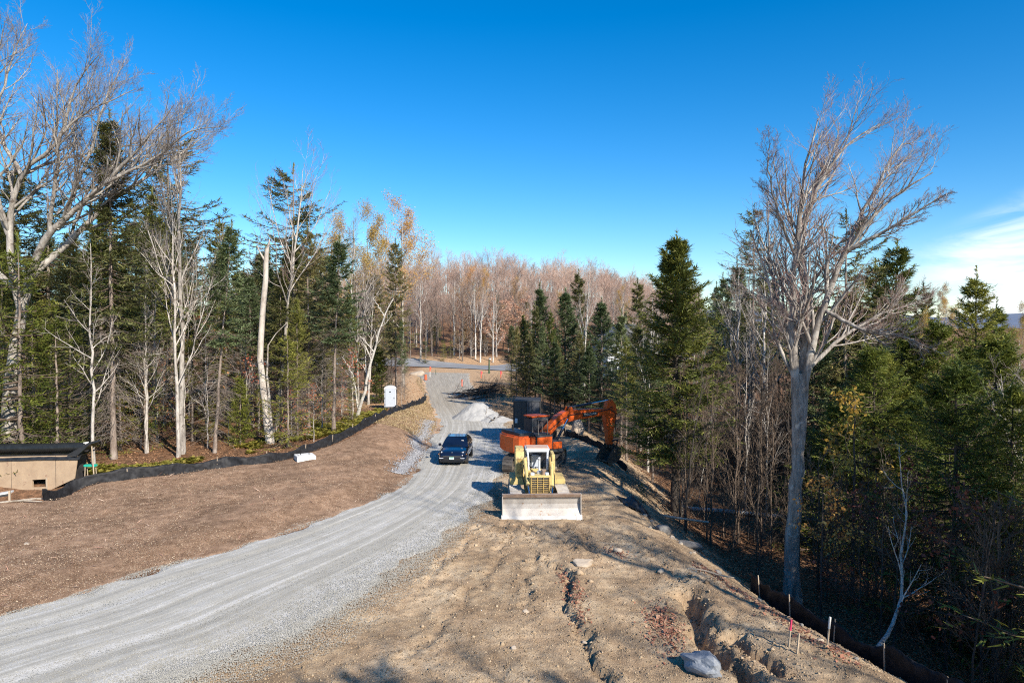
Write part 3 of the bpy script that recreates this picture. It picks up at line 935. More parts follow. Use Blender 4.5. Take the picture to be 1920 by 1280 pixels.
def conifer(key, H, seed, R=2.4, base=0.12, r0=0.17, whorl=0.42, per=6, elev=(-14, 38), needle='needle', bark='bark_spruce', shoots=11, tufts=7,
            tl=0.27, tw=0.062, shape=0.8, ragged=0.25, sag=0.10, dead=0, dead_base=0.06, lean=0.0, sub=0.36, gaps=0.0, tipup=0.10):
    rng = np.random.RandomState(seed)
    n = 16; t = np.linspace(0, 1, n)
    TP = line([(0, 0, -0.6), (lean * 0.3 * H, 0, H * 0.4), (lean * H, 0, H)], n, 0.02, rng)
    TR = (r0 * (1 - t) ** 0.9 + 0.012)[None]
    V, Q = tubes(TP, TR * (1 + 0.5 * np.exp(-np.maximum(TP[..., 2], 0) / 0.45)), 9)
    trunk = Parts().quads(V, Q).mesh("trunk", [MT[bark]], True)
    zs = np.arange(base * H, H * 0.985, whorl)
    zz = np.repeat(zs, per) + rng.uniform(-0.5, 0.5, len(zs) * per) * whorl
    if gaps:
        g = vnoise(zz * 0.5 + seed, zz * 0 + seed * 1.7) + rng.uniform(-0.3, 0.3, len(zz))
        zz = zz[g > -0.5 + gaps]
    zz = np.clip(zz, base * H, H * 0.985); m = len(zz)
    rel = (zz - base * H) / (H - base * H)                     # 0 bottom .. 1 top
    azim = rng.rand(m) * 2 * math.pi
    L = R * ((1 - rel) ** shape * np.clip(0.62 + rel * 2.2, 0, 1) + 0.05) * rng.uniform(1 - ragged * 1.6, 1 + ragged, m)
    L = np.maximum(L, 0.22)
    el = np.radians(elev[0] + (elev[1] - elev[0]) * rel + rng.uniform(-9, 9, m))
    f = (zz + 0.6) / (H + 0.6) * (n - 1); i = np.minimum(f.astype(int), n - 2); w = (f - i)[:, None]
    p = TP[0, i] * (1 - w) + TP[0, i + 1] * w
    h = np.stack([np.cos(azim), np.sin(azim), azim * 0], 1)
    k = 5; s = np.linspace(0, 1, k)
    up = np.array([0, 0, 1.0])
    BP = p[:, None] + h[:, None] * (np.cos(el) * L)[:, None, None] * s[None, :, None] + up * ((np.sin(el) * L)[:, None] * s - (sag * L)[:, None] * np.sin(s * math.pi * 0.9) + (tipup * L)[:, None] * s ** 3)[..., None]
    BP[:, 1:] += rng.randn(m, k - 1, 3) * 0.03
    BR = (0.012 + 0.010 * L)[:, None] * np.linspace(1, 0.3, k)[None]
    cp = Parts(); V, Q = tubes(BP, BR, 3); cp.quads(V, Q, 0)
    # side shoots in the plane of the branch, both sides, longer near the middle
    ns = shoots
    tt = np.tile(0.14 + 0.86 * (np.arange(ns) + 0.5) / ns, m) + rng.uniform(-0.03, 0.03, m * ns)
    pi = np.repeat(np.arange(m), ns)
    f = np.clip(tt, 0, 0.999) * (k - 1); i = f.astype(int); w = (f - i)[:, None]
    sp = BP[pi, i] * (1 - w) + BP[pi, i + 1] * w
    tg = unit(BP[pi, i + 1] - BP[pi, i]); sd = unit(np.cross(tg, up) + 1e-6)
    sg = np.where((np.arange(m * ns) % 2) == 0, 1.0, -1.0)[:, None]
    d = unit(tg * 0.75 + sd * sg * rng.uniform(0.45, 1.0, (m * ns, 1)) + up * rng.uniform(-0.30, 0.12, (m * ns, 1)))
    SL = sub * (0.35 + L[pi] * 0.42) * (1.15 - 0.55 * tt) * rng.uniform(0.7, 1.3, m * ns) + 0.08
    sprays(rng, sp, d, SL, tufts, tl, tw, cp, 1, dr=sag)
    # the branch's own leading shoot
    ld = unit(BP[:, -1] - BP[:, -2])
    sprays(rng, BP[:, 2], unit(BP[:, -1] - BP[:, 2]), L * 0.55, tufts + 2, tl, tw, cp, 1)
    # leader at the very top
    tp = np.repeat(TP[0, -1][None], 4, 0) - up * 0.3
    sprays(rng, tp, np.repeat(up[None], 4, 0), np.full(4, 0.9), 12, tl * 0.8, tw, cp, 1)
    D = dict(H=H, trunk=trunk, crown=cp.mesh("crown", [MT['twig_brown'], MT[needle]]))
    if dead:
        dz = rng.uniform(dead_base * H, base * H + 1.0, dead)
        az = rng.rand(dead) * 2 * math.pi
        h = np.stack([np.cos(az), np.sin(az), rng.uniform(-0.3, 0.25, dead)], 1)
        p = np.stack([np.interp(dz, TP[0, :, 2], TP[0, :, 0]), np.interp(dz, TP[0, :, 2], TP[0, :, 1]), dz], 1)
        d = unit(h); L = rng.uniform(0.5, 1.9, dead) * R / 2.4
        pts = [p]
        for q in range(4):
            d = unit(d + rng.randn(dead, 3) * 0.12 + np.array([0, 0, -0.14])); p = p + d * (L / 4)[:, None]; pts.append(p)
        P1 = np.stack(pts, 1); R1 = np.linspace(0.016, 0.007, 5)[None] * np.ones((dead, 1))
        dp = Parts(); V, Q = tubes(P1, R1, 3); dp.quads(V, Q)
        P2, R2 = grow(rng, P1, R1, 5, 0.2, 1.0, 0.45, 45, -0.08, 3, 0.7, 0.005, 0.15)
        V, Q = tubes(P2, R2, 3); dp.quads(V, Q)
        D['dead'] = dp.mesh("dead_branches", [MT['twig_dead']])
    TREES[key] = D


# kinds of tree that stand in the picture
conifer('spruce_a', 15, 1, R=3.4, base=0.10, needle='needle', r0=0.17, ragged=0.28)
conifer('spruce_b', 17, 2, R=3.1, base=0.22, needle='needle_dark', r0=0.17, ragged=0.38, gaps=0.18, dead=40)
conifer('spruce_big', 16, 3, R=3.5, base=0.24, needle='needle', r0=0.27, whorl=0.32, per=8, shoots=15, tufts=9, tl=0.26, tw=0.058, ragged=0.26, bark='bark_dark', shape=0.72, dead=50)
conifer('fir_a', 13, 4, R=2.8, base=0.15, needle='needle_fir', r0=0.14, elev=(-8, 42), ragged=0.2, whorl=0.36)
conifer('fir_b', 14, 5, R=2.4, base=0.30, needle='needle_fir', r0=0.13, elev=(-12, 40), ragged=0.32, dead=50)
conifer('spruce_tall_a', 20, 6, R=3.3, base=0.34, needle='needle_dark', r0=0.17, ragged=0.35, dead=230, gaps=0.12, elev=(-18, 34))
conifer('spruce_tall_b', 19, 7, R=3.0, base=0.42, needle='needle', r0=0.16, ragged=0.35, dead=250, gaps=0.15)
conifer('spruce_tall_c', 17, 8, R=2.6, base=0.50, needle='needle_fir', r0=0.13, ragged=0.32, dead=230, lean=0.03)
conifer('scraggy', 22, 9, R=3.2, base=0.40, needle='needle_dark', r0=0.20, whorl=0.6, per=5, shoots=12, ragged=0.45, gaps=0.16, elev=(-12, 26), sub=0.44, shape=0.5, dead=60)
conifer('old_pine', 20, 10, R=4.8, base=0.40, needle='needle_dark', r0=0.24, whorl=0.62, per=6, shoots=15, tufts=8, ragged=0.42, elev=(-8, 24), shape=0.6, gaps=0.14, sub=0.38, tl=0.28, tw=0.065, dead=40)
conifer('hemlock_a', 9, 11, R=3.9, base=0.03, needle='needle_hem', r0=0.12, whorl=0.26, per=7, elev=(-14, 34), sag=0.16, shoots=14, tufts=9, tl=0.15, tw=0.035, sub=0.42, shape=0.8, bark='bark_dark', tipup=0.0, ragged=0.3)
conifer('hemlock_b', 12, 12, R=3.5, base=0.04, needle='needle_hem', r0=0.14, whorl=0.30, per=7, elev=(-10, 40), sag=0.14, shoots=12, tufts=8, tl=0.17, tw=0.038, sub=0.42, shape=0.9, bark='bark_dark', tipup=0.0, ragged=0.32)
conifer('young_fir', 4.5, 13, R=1.15, base=0.05, needle='needle_light', r0=0.05, whorl=0.26, per=6, elev=(8, 48), shoots=7, tufts=5, tl=0.20, tw=0.04, ragged=0.3, sub=0.5)
conifer('under_spruce', 8, 14, R=2.8, base=0.05, needle='needle_light', r0=0.09, whorl=0.55, per=5, elev=(-6, 25), sag=0.08, shoots=9, tufts=6, tl=0.2, tw=0.042, shape=0.6, ragged=0.45, gaps=0.1, dead=20, sub=0.45)
bare_tree('bare_a', 17, 21, r0=0.17, first=0.35, spread=0.34, ang=36, up=0.16)
bare_tree('bare_b', 15, 22, r0=0.14, first=0.28, spread=0.38, ang=44, up=0.10, lean=(0.06, 0.0))
bare_tree('bare_c', 18, 23, r0=0.18, first=0.45, spread=0.36, ang=38, up=0.2, twig='twig_red', n1=15, n2=6, n3=6, n4=2)
bare_tree('bare_d', 14, 24, r0=0.11, first=0.3, spread=0.30, ang=30, up=0.2, twig='twig_red', n1=12, n2=6, n3=5, n4=2)
bare_tree('bare_far', 15, 35, r0=0.12, first=0.32, n1=16, n2=7, n3=6, n4=2, spread=0.36, ang=34, up=0.16, bark='bark_far', twig='twig_far', rmin=0.012)
bare_tree('bare_far_b', 14, 36, r0=0.11, first=0.4, n1=15, n2=7, n3=6, n4=2, spread=0.42, ang=42, up=0.12, bark='bark_far', twig='twig_far', rmin=0.012, lean=(0.05, 0.03))
bare_tree('bare_slim', 12, 25, r0=0.085, first=0.3, n1=16, n2=5, n3=4, n4=0, spread=0.26, ang=52, up=0.06)
bare_tree('birch_a', 15, 26, r0=0.13, first=0.4, n1=13, n2=6, n3=5, n4=2, spread=0.34, ang=28, up=0.16, bark='bark_birch', twig='twig_grey', lean=(0.05, 0.02))
bare_tree('gold_birch', 17, 27, r0=0.15, first=0.35, n1=14, n2=6, n3=6, n4=2, spread=0.36, ang=36, up=0.12, leaf='leaf_orange', leaffrac=0.95, leafper=16, leafsize=0.11)
bare_tree('tan_beech', 12, 28, r0=0.13, first=0.2, n1=16, n2=6, n3=6, n4=2, spread=0.42, ang=52, up=0.05, leaf='leaf_tan', leaffrac=0.8, leafper=3, leafsize=0.22)
bare_tree('sapling', 7, 29, r0=0.03, first=0.18, n1=14, n2=7, n3=5, n4=0, spread=0.28, ang=30, up=0.12, bark='twig_brown', twig='twig_brown', rmin=0.006)
bare_tree('sapling_b', 5.5, 30, r0=0.028, first=0.2, n1=10, n2=6, n3=4, n4=0, spread=0.34, ang=36, up=0.08, bark='bark_dark', twig='twig_brown', rmin=0.006, lean=(0.1, 0.05))
bare_tree('copper_beech', 5.5, 31, r0=0.045, first=0.2, n1=11, n2=5, n3=4, n4=0, spread=0.42, ang=58, up=0.0, leaf='leaf_copper', leaffrac=0.8, leafper=2, leafsize=0.17, bark='bark_grey', twig='twig_brown')
bare_tree('gold_sapling', 6.0, 32, r0=0.04, first=0.35, n1=9, n2=4, n3=3, n4=0, spread=0.30, ang=45, up=0.04, leaf='leaf_gold', leaffrac=0.9, leafper=5, leafsize=0.15, bark='bark_dark', twig='twig_brown')
bare_tree('red_beech', 7, 33, r0=0.06, first=0.25, n1=12, n2=6, n3=4, n4=0, spread=0.5, ang=60, up=0.02, leaf='leaf_red', leaffrac=0.6, leafper=2, leafsize=0.18, bark='bark_dark', twig='twig_brown')
bare_tree('brush', 3.0, 34, r0=0.02, first=0.05, n1=14, n2=7, n3=5, n4=0, spread=0.6, ang=40, up=0.05, bark='twig_brown', twig='twig_brown', rmin=0.006)

TN = dict(bare_far='bare_tree', bare_far_b='bare_tree', spruce_a='spruce_tree', spruce_b='spruce_tree', spruce_big='spruce_tree', fir_a='fir_tree', fir_b='fir_tree', spruce_tall_a='tall_spruce', spruce_tall_b='tall_spruce',
          spruce_tall_c='tall_spruce', scraggy='scraggy_spruce', old_pine='old_spruce', hemlock_a='hemlock_tree', hemlock_b='hemlock_tree', young_fir='young_fir', under_spruce='young_spruce',
          bare_a='bare_tree', bare_b='bare_tree', bare_c='bare_tree', bare_d='bare_tree', bare_slim='slim_bare_tree', birch_a='birch_tree', gold_birch='golden_birch', tan_beech='beech_tree',
          sapling='bare_sapling', sapling_b='bare_sapling', copper_beech='copper_beech', gold_sapling='golden_sapling', red_beech='red_leaf_beech', brush='bare_shrub')


def plant(key, x, y, h=None, rz=None, label=None, group=None, cat='tree', tilt=(0, 0), wide=1.0, z=None, rng=random):
    D = TREES[key]
    name = TN.get(key, key)
    s = (h or D['H']) / D['H']
    t = thing(name, label, cat, (x, y, (hgt(x, y) if z is None else z) - 0.05), 0, group)
    t.rotation_euler = (tilt[1], tilt[0], rng.uniform(0, 6.283) if rz is None else rz)
    t.scale = (s * wide, s * wide, s)
    link('trunk', D['trunk'], t)
    link('crown', D['crown'], t)
    if 'dead' in D: link('dead_branches', D['dead'], t)
    return t


def T(key, xpx, D, ytop, label, group=None, **kw):
    """a tree whose stem stands at distance D in the photo's column xpx and whose tip reaches the photo row ytop"""
    X = (xpx - 960) / FPX * D
    z = hgt(X, D)
    h = (HOR - ytop) / FPX * D + HC - z
    return plant(key, X, D, h, label=label, group=group, **kw)


random.seed(5)
exec_trees = True
# ---- the two large maples
def P3(x, y, D):
    return ((x - 960) / FPX * D, D, HC + (HOR - y) / FPX * D)


def rel(pts, o):
    return [tuple(np.array(p) - np.array(o)) for p in pts]


def hero(key, base, limbs, **kw):
    o = base
    stems = [(rel(p, o), a, b) for p, a, b in limbs]
    bare_tree(key, 20, stems=stems, **kw)


mx, my = (1492 - 960) / FPX * 29.6, 29.6
mz = hgt(mx, my)
mb = (mx, my, mz)
B0 = (mx, my, mz - 0.5)
fork = P3(1497, 700, 29.6)
limbs = [([B0, P3(1490, 1000, 29.6), P3(1500, 820, 29.6), fork], 0.36, 0.20),
         ([P3(1497, 850, 29.6), P3(1494, 720, 29.55), P3(1485, 600, 29.5), P3(1490, 470, 29.3), P3(1510, 300, 29.0), P3(1530, 225, 28.8)], 0.23, 0.02),
         ([P3(1500, 840, 29.65), P3(1503, 710, 29.75), P3(1512, 560, 30.2), P3(1500, 430, 30.8), P3(1570, 290, 31.4), P3(1645, 235, 32)], 0.22, 0.02),
         ([P3(1501, 830, 29.6), P3(1512, 700, 29.55), P3(1540, 590, 29.2), P3(1580, 480, 28.6), P3(1660, 380, 28.0), P3(1745, 325, 27.4)], 0.24, 0.02),
         ([P3(1575, 490, 28.7), P3(1620, 390, 29.2), P3(1680, 280, 30.2), P3(1708, 275, 31)], 0.09, 0.015),
         ([P3(1590, 470, 28.5), P3(1680, 420, 27.4), P3(1760, 370, 26.6), P3(1770, 368, 26.2)], 0.08, 0.015),
         ([P3(1492, 480, 29.3), P3(1465, 420, 28.6), P3(1440, 330, 28.0), P3(1442, 270, 27.6)], 0.07, 0.015),
         ([P3(1500, 440, 30.8), P3(1540, 330, 32), P3(1570, 262, 33)], 0.12, 0.015),
         ([P3(1488, 640, 29.6), P3(1460, 560, 30.4), P3(1440, 480, 31.2), P3(1440, 370, 32)], 0.10, 0.012),
         ([P3(1545, 580, 29.2), P3(1620, 620, 27.8), P3(1690, 630, 27.0), P3(1760, 660, 26.4)], 0.10, 0.012),
         ([P3(1510, 700, 29.6), P3(1570, 640, 30.6), P3(1650, 590, 31.8), P3(1740, 560, 33)], 0.11, 0.012),
         ([P3(1488, 700, 29.6), P3(1476, 640, 28.8), P3(1456, 590, 28.0), P3(1432, 560, 27.2)], 0.07, 0.01)]
hero('great_maple', mb, limbs, seed=41, bark='bark_maple', twig='twig_red', n1=18, n2=8, n3=6, n4=3, spread=0.34, ang=28, up=0.09, rmin=0.0042, wob=0.03, crook=0.10)
TREES['great_maple']['H'] = 1.0
plant('great_maple', mx, my, 1.0, rz=0, label="tallest bare maple with several upright limbs, standing below the dirt berm", z=mz + 0.05)

ld = 41.5
lx0 = (8 - 960) / FPX * ld
lb = (lx0, ld, hgt(lx0, ld))
B1 = (lx0, ld, lb[2] - 0.5)
limbs = [([B1, P3(18, 740, 41.5), P3(34, 620, 41.5), P3(58, 520, 41.5)], 0.46, 0.26),
         ([P3(55, 530, 41.5), P3(95, 440, 40.7), P3(200, 345, 39.7), P3(290, 250, 38.7), P3(330, 200, 37.9)], 0.24, 0.02),
         ([P3(60, 520, 41.5), P3(130, 455, 42.1), P3(215, 375, 42.9), P3(300, 320, 43.9), P3(400, 250, 45.0)], 0.22, 0.02),
         ([P3(40, 580, 41.5), P3(20, 440, 41.5), P3(45, 330, 40.9), P3(110, 270, 40.1), P3(150, 160, 39.3), P3(190, 110, 38.7)], 0.24, 0.02),
         ([P3(20, 440, 41.5), P3(-20, 300, 40.5), P3(-10, 180, 39.7), P3(15, 60, 38.9)], 0.20, 0.02),
         ([P3(45, 330, 40.9), P3(0, 230, 42.0), P3(30, 120, 43.0), P3(60, 50, 43.9)], 0.13, 0.015),
         ([P3(110, 430, 40.6), P3(170, 300, 41.3), P3(200, 200, 42.3), P3(240, 120, 43.1)], 0.13, 0.015),
         ([P3(200, 345, 39.7), P3(290, 300, 38.9), P3(360, 250, 37.9), P3(420, 240, 37.1)], 0.10, 0.012),
         ([P3(95, 440, 40.7), P3(110, 330, 39.3), P3(130, 240, 38.1), P3(260, 170, 37.3)], 0.13, 0.015),
         ([P3(45, 330, 40.9), P3(120, 300, 41.7), P3(220, 280, 42.5), P3(310, 260, 43.1)], 0.10, 0.012),
         ([P3(40, 560, 41.5), P3(-40, 470, 42.5), P3(-120, 380, 43.5), P3(-160, 250, 44.0)], 0.2, 0.02),
         ([P3(-20, 300, 40.5), P3(-90, 220, 39.5), P3(-120, 120, 38.5)], 0.13, 0.015)]
hero('leaning_maple', lb, limbs, seed=42, bark='bark_grey', twig='twig_grey', n1=19, n2=9, n3=6, n4=3, spread=0.38, ang=32, up=0.10, rmin=0.0044, wob=0.04, crook=0.11)
TREES['leaning_maple']['H'] = 1.0
plant('leaning_maple', lx0, ld, 1.0, rz=0, label="huge pale grey bare maple with leaning forked limbs, behind the plywood bin", z=lb[2] + 0.05)

# ---- left edge of the clearing, one by one
T('bare_slim', 172, 39.5, 455, "slim pale grey bare tree standing right of the corrugated pipe's end", rz=0.5)
T('spruce_tall_a', 210, 42, 225, "tall slender spruce with dead twigs and a green top, second past the pipe's end")
T('bare_slim', 272, 44, 560, "thin grey pole of a tree carrying a spray of copper leaves at its side", rz=2.0)
T('bare_a', 340, 44, 205, "straight grey bare tree with pale trunk, tallest by the fence's long low run", rz=1.0, wide=0.8)
T('bare_b', 331, 43, 330, "slightly bowed pale bare tree hugging the straight grey trunk beside it", rz=2.4, wide=0.7)
T('spruce_tall_c', 400, 44.5, 425, "thin leaning spruce with bare lower trunk and dark narrow top by the black fence", rz=0.2, tilt=(0.05, 0))
T('young_fir', 449, 47, 712, "bushy young yellow-green fir on a bare stem just behind the black fence")
T('young_fir', 520, 50, 800, "low bushy green fir seedling at the foot of the leaning bare tree")
T('young_fir', 598, 54, 790, "small green fir sapling between two pale straight trunks by the fence")
T('bare_c', 515, 52, 315, "leaning bare tree with smooth pale bowed trunk forking high up", rz=0, tilt=(0.11, 0), wide=0.9)
T('spruce_tall_b', 557, 49, 560, "slender spruce pole with brown dead twigs, first past the white slab", wide=0.8)
T('spruce_tall_a', 578, 53, 430, "straight spruce with blackened base behind the fence, second past the white slab", wide=0.85)
T('spruce_tall_c', 624, 50.5, 455, "pale straight spruce trunk with a drooping grey-green top, nearest the bend in the fence", wide=1.25)
T('spruce_tall_b', 413, 62, 418, "dark narrow spruce with bluish top against the sky behind the leaning thin trunk")
T('old_pine', 552, 66, 322, "broad old spruce with ragged tiers of dark boughs above the leaning bare tree", wide=1.1)
T('old_pine', 318, 60, 258, "tallest dark ragged spruce rising behind the straight grey bare tree", wide=1.2)
T('old_pine', 92, 58, 335, "dark broad spruce behind the leaning maple's forked limbs", wide=1.1)
T('spruce_tall_a', 30, 56, 318, "dark pointed spruce behind the huge maple's trunk", wide=1.3)
T('spruce_a', 190, 58, 385, "dense dark spruce filling the gap behind the two slender stems", wide=1.1)
T('under_spruce', 60, 43, 560, "leafy light green young spruce overhanging the corrugated pipe", wide=1.2)
T('under_spruce', 130, 44.5, 600, "sunlit young spruce with flat open boughs above the plywood bin", wide=1.2)
T('under_spruce', 36, 39.5, 470, "tall light green young spruce screening the huge maple's trunk", wide=1.0)
T('under_spruce', 105, 40.5, 600, "low light green young spruce directly above the white pipe tag", wide=1.0)
T('under_spruce', -45, 39.0, 470, "light green spruce half out of view beside the huge maple's trunk", wide=1.3)
T('spruce_tall_a', 742, 71, 455, "spruce with bare lower trunk and dark windswept crown behind the white toilet", wide=0.9)
for x, D, yt in ((733, 73, 560), (752, 70, 600), (727, 76, 590), (758, 74, 640)):
    T('spruce_tall_c', x, D, yt, "thin dead spruce pole in the tight clump behind the white toilet", "spruce poles behind the toilet", wide=0.6)
T('fir_a', 705, 76, 640, "dense green fir behind the leaning white birch")
T('young_fir', 715, 72, 660, "bushy green fir beside the white toilet, under the spruce poles", wide=1.2)
T('gold_birch', 755, 92, 418, "golden-leaved birch glowing above the toilet and spruce poles")
T('gold_birch', 690, 88, 430, "half-bare birch with orange leaves, left of the brightest golden birch")
T('gold_birch', 622, 84, 445, "orange-leaved birch peeping between the old spruce and the bare limbs")
T('bare_b', 655, 78, 410, "wide bare grey tree in front of the golden birches")
T('bare_a', 690, 70, 520, "bent pale bare tree standing behind the leaning white birch", tilt=(0.12, 0))
T('copper_beech', 470, 56, 610, "low beech with rusty leaves behind the white snag")
T('copper_beech', 262, 46, 715, "low copper-leaved beech boughs behind the thin grey pole")
T('copper_beech', 640, 60, 690, "rusty-leaved beech sapling in the dim gap before the leaning birch")
T('copper_beech', 385, 52, 620, "scattered copper leaves on a thin beech between two grey trunks")

# snag and leaning birch
rng = np.random.RandomState(3)
sn = thing('tree_snag', "bleached white dead trunk broken off at the top, beside the leaning bare tree", 'dead tree', (*[(497 - 960) / FPX * 47.5, 47.5], hgt((497 - 960) / FPX * 47.5, 47.5)))
P = line([(0.2, 0, -0.6), (0.0, 0, 2.5), (-0.35, 0, 6), (-0.05, 0, 10), (0.18, 0, 13.4)], 14, 0.02, rng); R = np.linspace(0.24, 0.17, 14)[None]
R[0, -1] = 0.12
V, Q = tubes(P, R, 10); pp = Parts().quads(V, Q)
V, Q = tubes(line([(0.18, 0, 13.2), (0.3, 0, 13.7), (0.36, 0.02, 14.0)], 5), np.linspace(0.13, 0.03, 5)[None], 6); pp.quads(V, Q)
V, Q = tubes(line([(0.0, 0, 12.6), (-0.35, 0, 13.2), (-0.5, 0.0, 13.6)], 5), np.linspace(0.09, 0.02, 5)[None], 6); pp.quads(V, Q)
link('trunk', pp.mesh('trunk', [MT['bark_snag']], True), sn)
V, Q = tubes(line([(0.5, 0.1, -0.4), (0.25, 0.1, 3), (0.1, 0.1, 6.5), (0.6, 0.2, 7.4), (1.4, 0.3, 8.3)], 10, 0.03, rng), np.linspace(0.13, 0.02, 10)[None], 7)
link('branch', Parts().quads(V, Q).mesh('branch', [MT['bark_snag']], True), sn)
bb = ((665 - 960) / FPX * 57, 57.0)
bz = hgt(*bb)
stems = [(rel([(bb[0], bb[1], bz - 0.5), P3(680, 745, 57), P3(700, 660, 57), P3(722, 590, 57), P3(738, 560, 57)], (bb[0], bb[1], bz)), 0.15, 0.04),
         (rel([P3(672, 775, 57), P3(664, 715, 57.5), P3(655, 690, 58), P3(640, 668, 58)], (bb[0], bb[1], bz)), 0.09, 0.03),
         (rel([P3(700, 660, 57), P3(685, 640, 56.4), P3(672, 626, 56)], (bb[0], bb[1], bz)), 0.07, 0.02),
         (rel([P3(722, 595, 57), P3(708, 572, 57), P3(700, 560, 57)], (bb[0], bb[1], bz)), 0.05, 0.02)]
bare_tree('leaning_birch', 1.0, 51, stems=stems, bark='bark_birch', twig='twig_grey', n1=5, n2=4, n3=3, n4=0, spread=0.25, ang=40, wob=0.03)
TN['leaning_birch'] = 'birch_tree'
plant('leaning_birch', *bb, 1.0, rz=0, label="leaning white birch with a broken side limb, by the fence near the toilet", z=bz + 0.05)

# ---- right side, one by one
T('spruce_big', 1268, 40, 452, "big full green spruce standing alone at the berm edge, right of the excavator arm", wide=1.05, rz=0.3)
T('bare_slim', 1281, 41.5, 640, "grey limbless trunk tight against the big full spruce", wide=0.8)
T('scraggy', 1412, 58, 395, "tall scraggy spruce with sparse tufted boughs beyond the big full spruce")
T('old_pine', 1585, 50, 408, "dark spruce showing through the tall maple's limbs", wide=0.95)
T('spruce_a', 1680, 52, 466, "dark pointed spruce right behind the tall maple's crown", wide=1.25)
T('spruce_b', 1730, 56, 540, "smaller bluish spruce behind the dark pointed one by the maple", wide=1.1)
T('spruce_a', 1640, 56, 500, "dense spruce between the maple's limbs and the pointed dark spruce", wide=1.2)
T('hemlock_b', 1830, 44, 520, "feathery hemlock with a slender twin tip against the clouds", wide=1.0)
T('hemlock_b', 1868, 47, 575, "shorter feathery hemlock beside the twin-tipped one below the clouds", wide=0.9)
T('hemlock_a', 1795, 27, 690, "bright green young hemlock with a spiky tip, nearest on the shaded slope", wide=1.0)
T('hemlock_a', 1640, 35, 655, "full green hemlock just behind the tall maple's trunk", wide=1.0)
T('hemlock_b', 1720, 33, 740, "mid-sized green hemlock tucked behind the brightest young hemlock", wide=1.0)
T('hemlock_a', 1570, 37, 760, "low green hemlock behind the tall maple's lower trunk", wide=1.1)
T('hemlock_b', 1900, 25.5, 720, "dark green hemlock cut off by the picture's edge", wide=1.0)
T('hemlock_a', 1868, 34, 640, "dark hemlock rising behind the two nearest ones", wide=1.15)
T('hemlock_b', 1760, 40, 600, "deep green hemlock in the middle of the hemlock slope", wide=1.2)
T('hemlock_a', 1690, 42, 610, "rounded dark hemlock under the pointed spruces", wide=1.3)
T('gold_birch', 1738, 44, 640, "slim orange-leaved tree glowing among the dark hemlocks", wide=0.45)
T('gold_birch', 1775, 120, 560, "orange treetop far off between spruce tips, under the clouds")
T('gold_birch', 1912, 100, 595, "orange tree at the picture's edge far behind the hemlocks")
T('bare_b', 1925, 31, 545, "bare grey tree leaning in over the hemlocks from the picture's edge", tilt=(-0.15, 0))
T('gold_sapling', 1605, 30.5, 745, "slender sapling with clusters of golden leaves beside the maple trunk", rz=1.0)
T('gold_sapling', 1545, 27, 900, "low sapling with a few golden leaves in front of the maple trunk", rz=2.5)
T('red_beech', 1850, 22.5, 950, "rusty-leaved beech with spreading grey boughs in the deep shade")
T('red_beech', 1790, 26, 1000, "dim copper-leaved beech behind the spreading rusty one", wide=0.8)
T('red_beech', 1462, 62, 620, "dark red-leaved tree glimpsed behind the tall maple's fork")
T('birch_a', 1215, 52, 560, "white-barked birch behind the big full spruce", wide=0.8)
T('birch_a', 1310, 45, 740, "leaning white birch stem in the thicket right of the big spruce", tilt=(0.12, 0), wide=0.5)
T('bare_slim', 1400, 44, 640, "pale straight trunk in the brown thicket, nearer the big spruce", wide=0.8)
T('bare_slim', 1440, 42, 660, "pale straight trunk in the brown thicket, nearer the tall maple", wide=0.8)
T('under_spruce', 1205, 36.5, 905, "tiny green spruce seedling leaning beside the black bags on the berm's edge", wide=0.8)
T('birch_a', 1095, 84, 505, "white birch with many upright forked limbs behind the excavator boom", wide=0.9)
for x, D, yt, k, lb_ in ((1012, 74, 540, 'fir_b', "slim grey-green fir with a thin spire behind the dark container"),
                         (1060, 72, 550, 'fir_a', "dark green fir with a broad top left of the white forked birch"),
                         (1128, 68, 568, 'fir_a', "bushy blue-green fir right of the white forked birch"),
                         (1085, 90, 512, 'spruce_b', "tall greenish spruce rising behind the white forked birch"),
                         (985, 76, 600, 'spruce_b', "dark small spruce at the container's rear corner"),
                         (958, 80, 610, 'spruce_tall_c', "black-stemmed spruce at the edge of the far road"),
                         (1040, 66, 640, 'fir_b', "low dark fir directly behind the container's side"),
                         (1165, 62, 590, 'fir_b', "dark fir standing over the excavator's boom tip"),
                         (1195, 84, 528, 'spruce_b', "grey-green spruce between the firs and the big full spruce"),
                         (1105, 62, 650, 'fir_a', "low blue-green fir over the middle of the orange boom"),
                         (1175, 52, 640, 'spruce_tall_b', "dark bare-stemmed spruce just right of the excavator arm"),
                         (1225, 46, 660, 'spruce_tall_c', "thin spruce between the excavator arm and the big spruce")):
    T(k, x, D, yt, lb_, wide=1.1)

